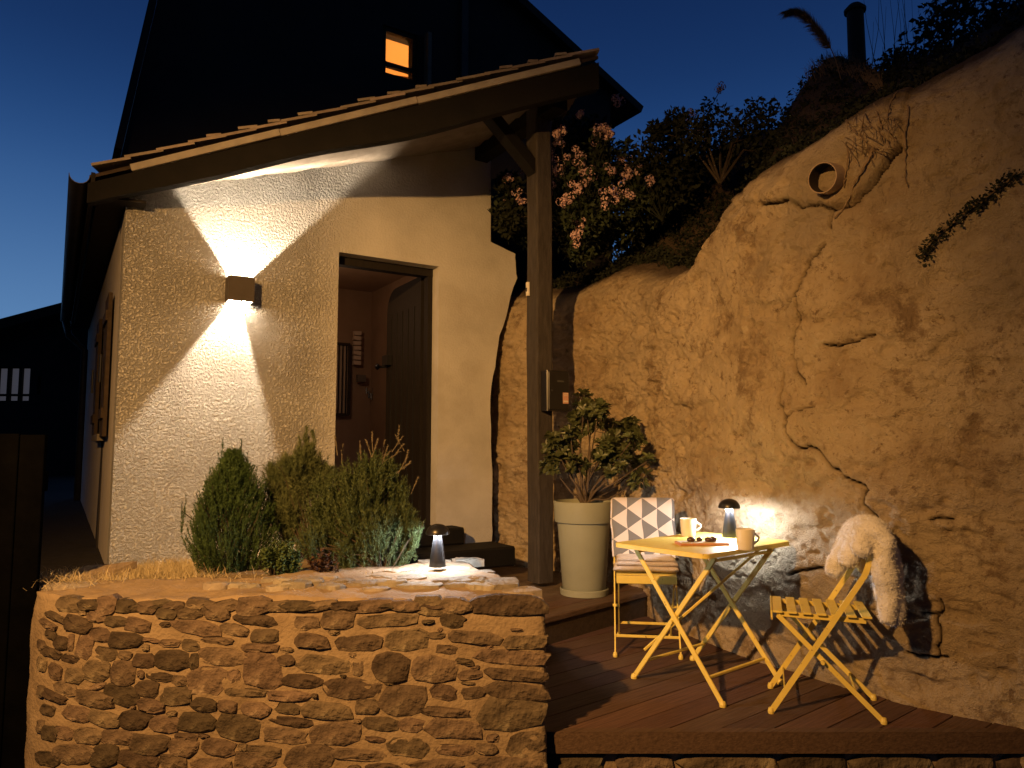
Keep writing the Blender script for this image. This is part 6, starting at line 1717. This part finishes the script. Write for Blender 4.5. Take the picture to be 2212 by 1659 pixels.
def bank_plants():
    def bush(label, blobs, y, n, size, mtl, name='bank_bush', ystep=0.5):
        c = at_y(blobs[0][0], blobs[0][1], y)
        t = empty(name, c, label, 'bush', 'dark bushes along the top of the bank')
        cs = [np.array(at_y(px, py, y + rng.uniform(-0.1, ystep)) - c) for px, py, r in blobs]; rs = [r*y/FPX for _, _, r in blobs]
        leaf_cloud(cs, n, size, rs).build('crown', mtl, t)
        s = MB()
        for q in cs: s.tube([(0, 0.1, -0.4), tuple(q*0.5 + np.array([0, 0.05, -0.05])), tuple(q)], [0.012, 0.007, 0.003], 4)
        s.build('stems', M_twig, t)
    bush('dark ivy mass between the pink flowers and the rock corner', [(1230,430,45),(1290,470,50),(1340,430,60),(1400,440,60),(1450,400,60),(1440,340,60),(1380,350,60),(1500,350,50),(1330,360,50),(1260,360,50),(1420,480,40),(1360,500,40),(1100,470,40),(1100,400,30),(1220,300,60),(1280,300,50),(1310,520,50),(1270,520,45),(1350,470,50),(1400,400,60)], 6.35, 420, 0.065, M_darkleaf)
    bush('scrub along the skyline above the pink flowers', [(1560,280,60),(1500,290,45),(1610,300,60),(1640,260,55),(1460,265,35),(1420,285,25),(1660,330,50),(1560,340,50)], 5.6, 330, 0.055, M_darkleaf)
    bush('large black bush at the top of the bank above the roots', [(2000,110,80),(2080,90,100),(2160,60,110),(2230,110,90),(1980,180,60),(2060,170,70),(2150,150,80),(2040,40,60),(2120,-10,70),(2210,10,90),(1930,150,50)], 5.2, 300, 0.06, M_darkleaf)
    v = WMB()
    def blade(p, d, l, w, bend):
        sd = d.cross(Vector((0.2, 1, 0.1))).normalized()*w/2; e = p + d*l + Vector((bend, 0, -abs(bend)*0.4))
        m_ = p + d*l*0.6; v.add([p - sd, p + sd, m_ + sd*0.7, m_ - sd*0.7, e], [(0, 1, 2, 3), (3, 2, 4)])
    for k in range(900):
        s = rng.random(); px = 1690 + 220*s; py = 215 - 80*math.sin(math.pi*min(1, s*0.75 + 0.12)) + rng.normal()*10
        p = hill_pt(px, py + 10)
        if p is None: continue
        blade(p, Vector((-0.35 + rng.normal()*0.3, rng.normal()*0.2, 1)).normalized(), rng.uniform(0.05, 0.15), 0.004, rng.normal()*0.03)
    stuff(v.build('grass_fringe', M_root), 'fringe of dry grass on the bank above the clay pipe', 'grass')
    # low scrub all over the bank
    nv = CLG.shape[1] - 85
    cs, rs = [], []
    for k in range(1500):
        i, j = int(rng.integers(0, CLG.shape[0])), nv + int(abs(rng.normal())*22)
        if j >= CLG.shape[1] - 8: continue
        c_ = CLG[i, j]
        if c_[1] < 2.5: continue
        cs.append(c_ + [0, 0, 0.02]); rs.append(rng.uniform(0.03, 0.09))
    stuff(leaf_cloud(cs, 26, 0.035, rs).build('bank_scrub', M_darkleaf), 'low dark scrub covering the bank above the rock face', 'scrub')
    # arching plume and thin stalks against the sky
    t = empty('reed_plume', at_y(1815, 150, 5.5), 'drooping feathery plume bending left against the sky', 'plant')
    P = [at_y(*rel(x, y, 2850, 0, 2.2343), 5.5) for x, y in ((690, 720), (650, 560), (600, 420), (520, 300), (440, 190), (360, 110), (290, 85), (225, 95))]
    C = [Vector(p) for p in catmull(P, 5)]
    mb = WMB(); mb.tube(C, 0.004, 4); mb.build('stalk', M_root, t)
    mb = MB(); base = Vector(t.location); tp = [np.array(q - base) for q in C]; dr_ = np.gradient(np.array(tp), axis=0); dr_ /= np.linalg.norm(dr_, axis=1, keepdims=True)
    needles(mb.v, mb.f, tp[12:], dr_[12:], 0.04, 90, 0.075, 0.005, droop=0.5, spread=0.5); mb.build('feathers', M_root, t)
    v2 = WMB()
    for k in range(60):
        px = rng.uniform(1880, 2210); py = rng.uniform(20, 150); p = at_y(px, py + 100, 5.3)
        q = at_y(px + rng.normal()*25, py - rng.uniform(20, 120), 5.3); v2.tube([p, p.lerp(q, 0.5) + Vector((rng.normal()*0.02, 0, 0)), q], [0.003, 0.002, 0.001], 3, cap=False)
    stuff(v2.build('dry_stalks', M_darkleaf), 'thin dry stalks standing against the sky above the bank', 'stalks')
    # chimney
    a = at_y(1850, 95, 7.2); h = at_y(1850, 8, 7.2).z
    t = empty('chimney_pot', (a.x, a.y, a.z - 0.5), 'dark round chimney pot with a cap on top of the bank', 'chimney')
    mm = mat('sooty_clay', [(0.05, 0.035, 0.03), (0.08, 0.055, 0.045)], rough=0.9)
    hh = h - a.z + 0.5
    MB().lathe([(0, 0), (0.088, 0), (0.082, hh*0.9), (0.07, hh*0.92), (0, hh*0.92)], n=20).build('shaft', mm, t, smooth=True, angle=40)
    MB().lathe([(0, hh*0.9+0.0), (0.105, hh*0.9), (0.108, hh*0.93), (0.06, hh*0.985), (0, hh)], n=20).build('cap', mm, t, smooth=True, angle=40)
bank_plants()

# ================================================================== STREET LAMP (behind the camera, to the left; its light and shadows fill the picture)
def street_lamp():
    p = STREET_POS
    t = empty('street_lamp', (p.x - 0.9, p.y - 0.6, -0.42), 'tall street lamp with a warm head on a bent arm', 'street lamp')
    b = Vector((p.x - 0.9, p.y - 0.6, -0.42))
    WMB().lathe([(0, 0), (0.10, 0), (0.10, 0.5), (0.06, 0.55), (0.045, 3.6), (0, 3.6)], b, 16).build('pole', M_zinc, t, smooth=True, angle=40)
    WMB().tube([b + Z*3.55, b + Z*3.85, Vector((p.x - 0.5, p.y - 0.33, p.z + 0.40)), Vector((p.x, p.y, p.z + 0.24))], 0.03, 8).build('arm', M_zinc, t, smooth=True)
    HR = 0.30
    hood = [(0.02, 0.20), (0.12, 0.185), (0.22, 0.13), (HR - 0.01, 0.03), (HR, 0.0), (HR + 0.01, 0.0), (HR, 0.04), (0.23, 0.145), (0.12, 0.20), (0.0, 0.215)]
    WMB().lathe(hood, p + Z*0.035, 32).build('lamp_shade', M_zinc, t, smooth=True)
    lt = bpy.data.lights.new('street_bulb', 'SPOT'); lt.energy = STREET_W; lt.color = STREET_COL; lt.shadow_soft_size = 0.05
    lt.spot_size = R(88); lt.spot_blend = 1.0
    l = bpy.data.objects.new('street_bulb', lt); COL.objects.link(l); l.parent = t
    l.location = p - b
    l.rotation_euler = (STREET_AIM - p).to_track_quat('-Z', 'Y').to_euler()
street_lamp()
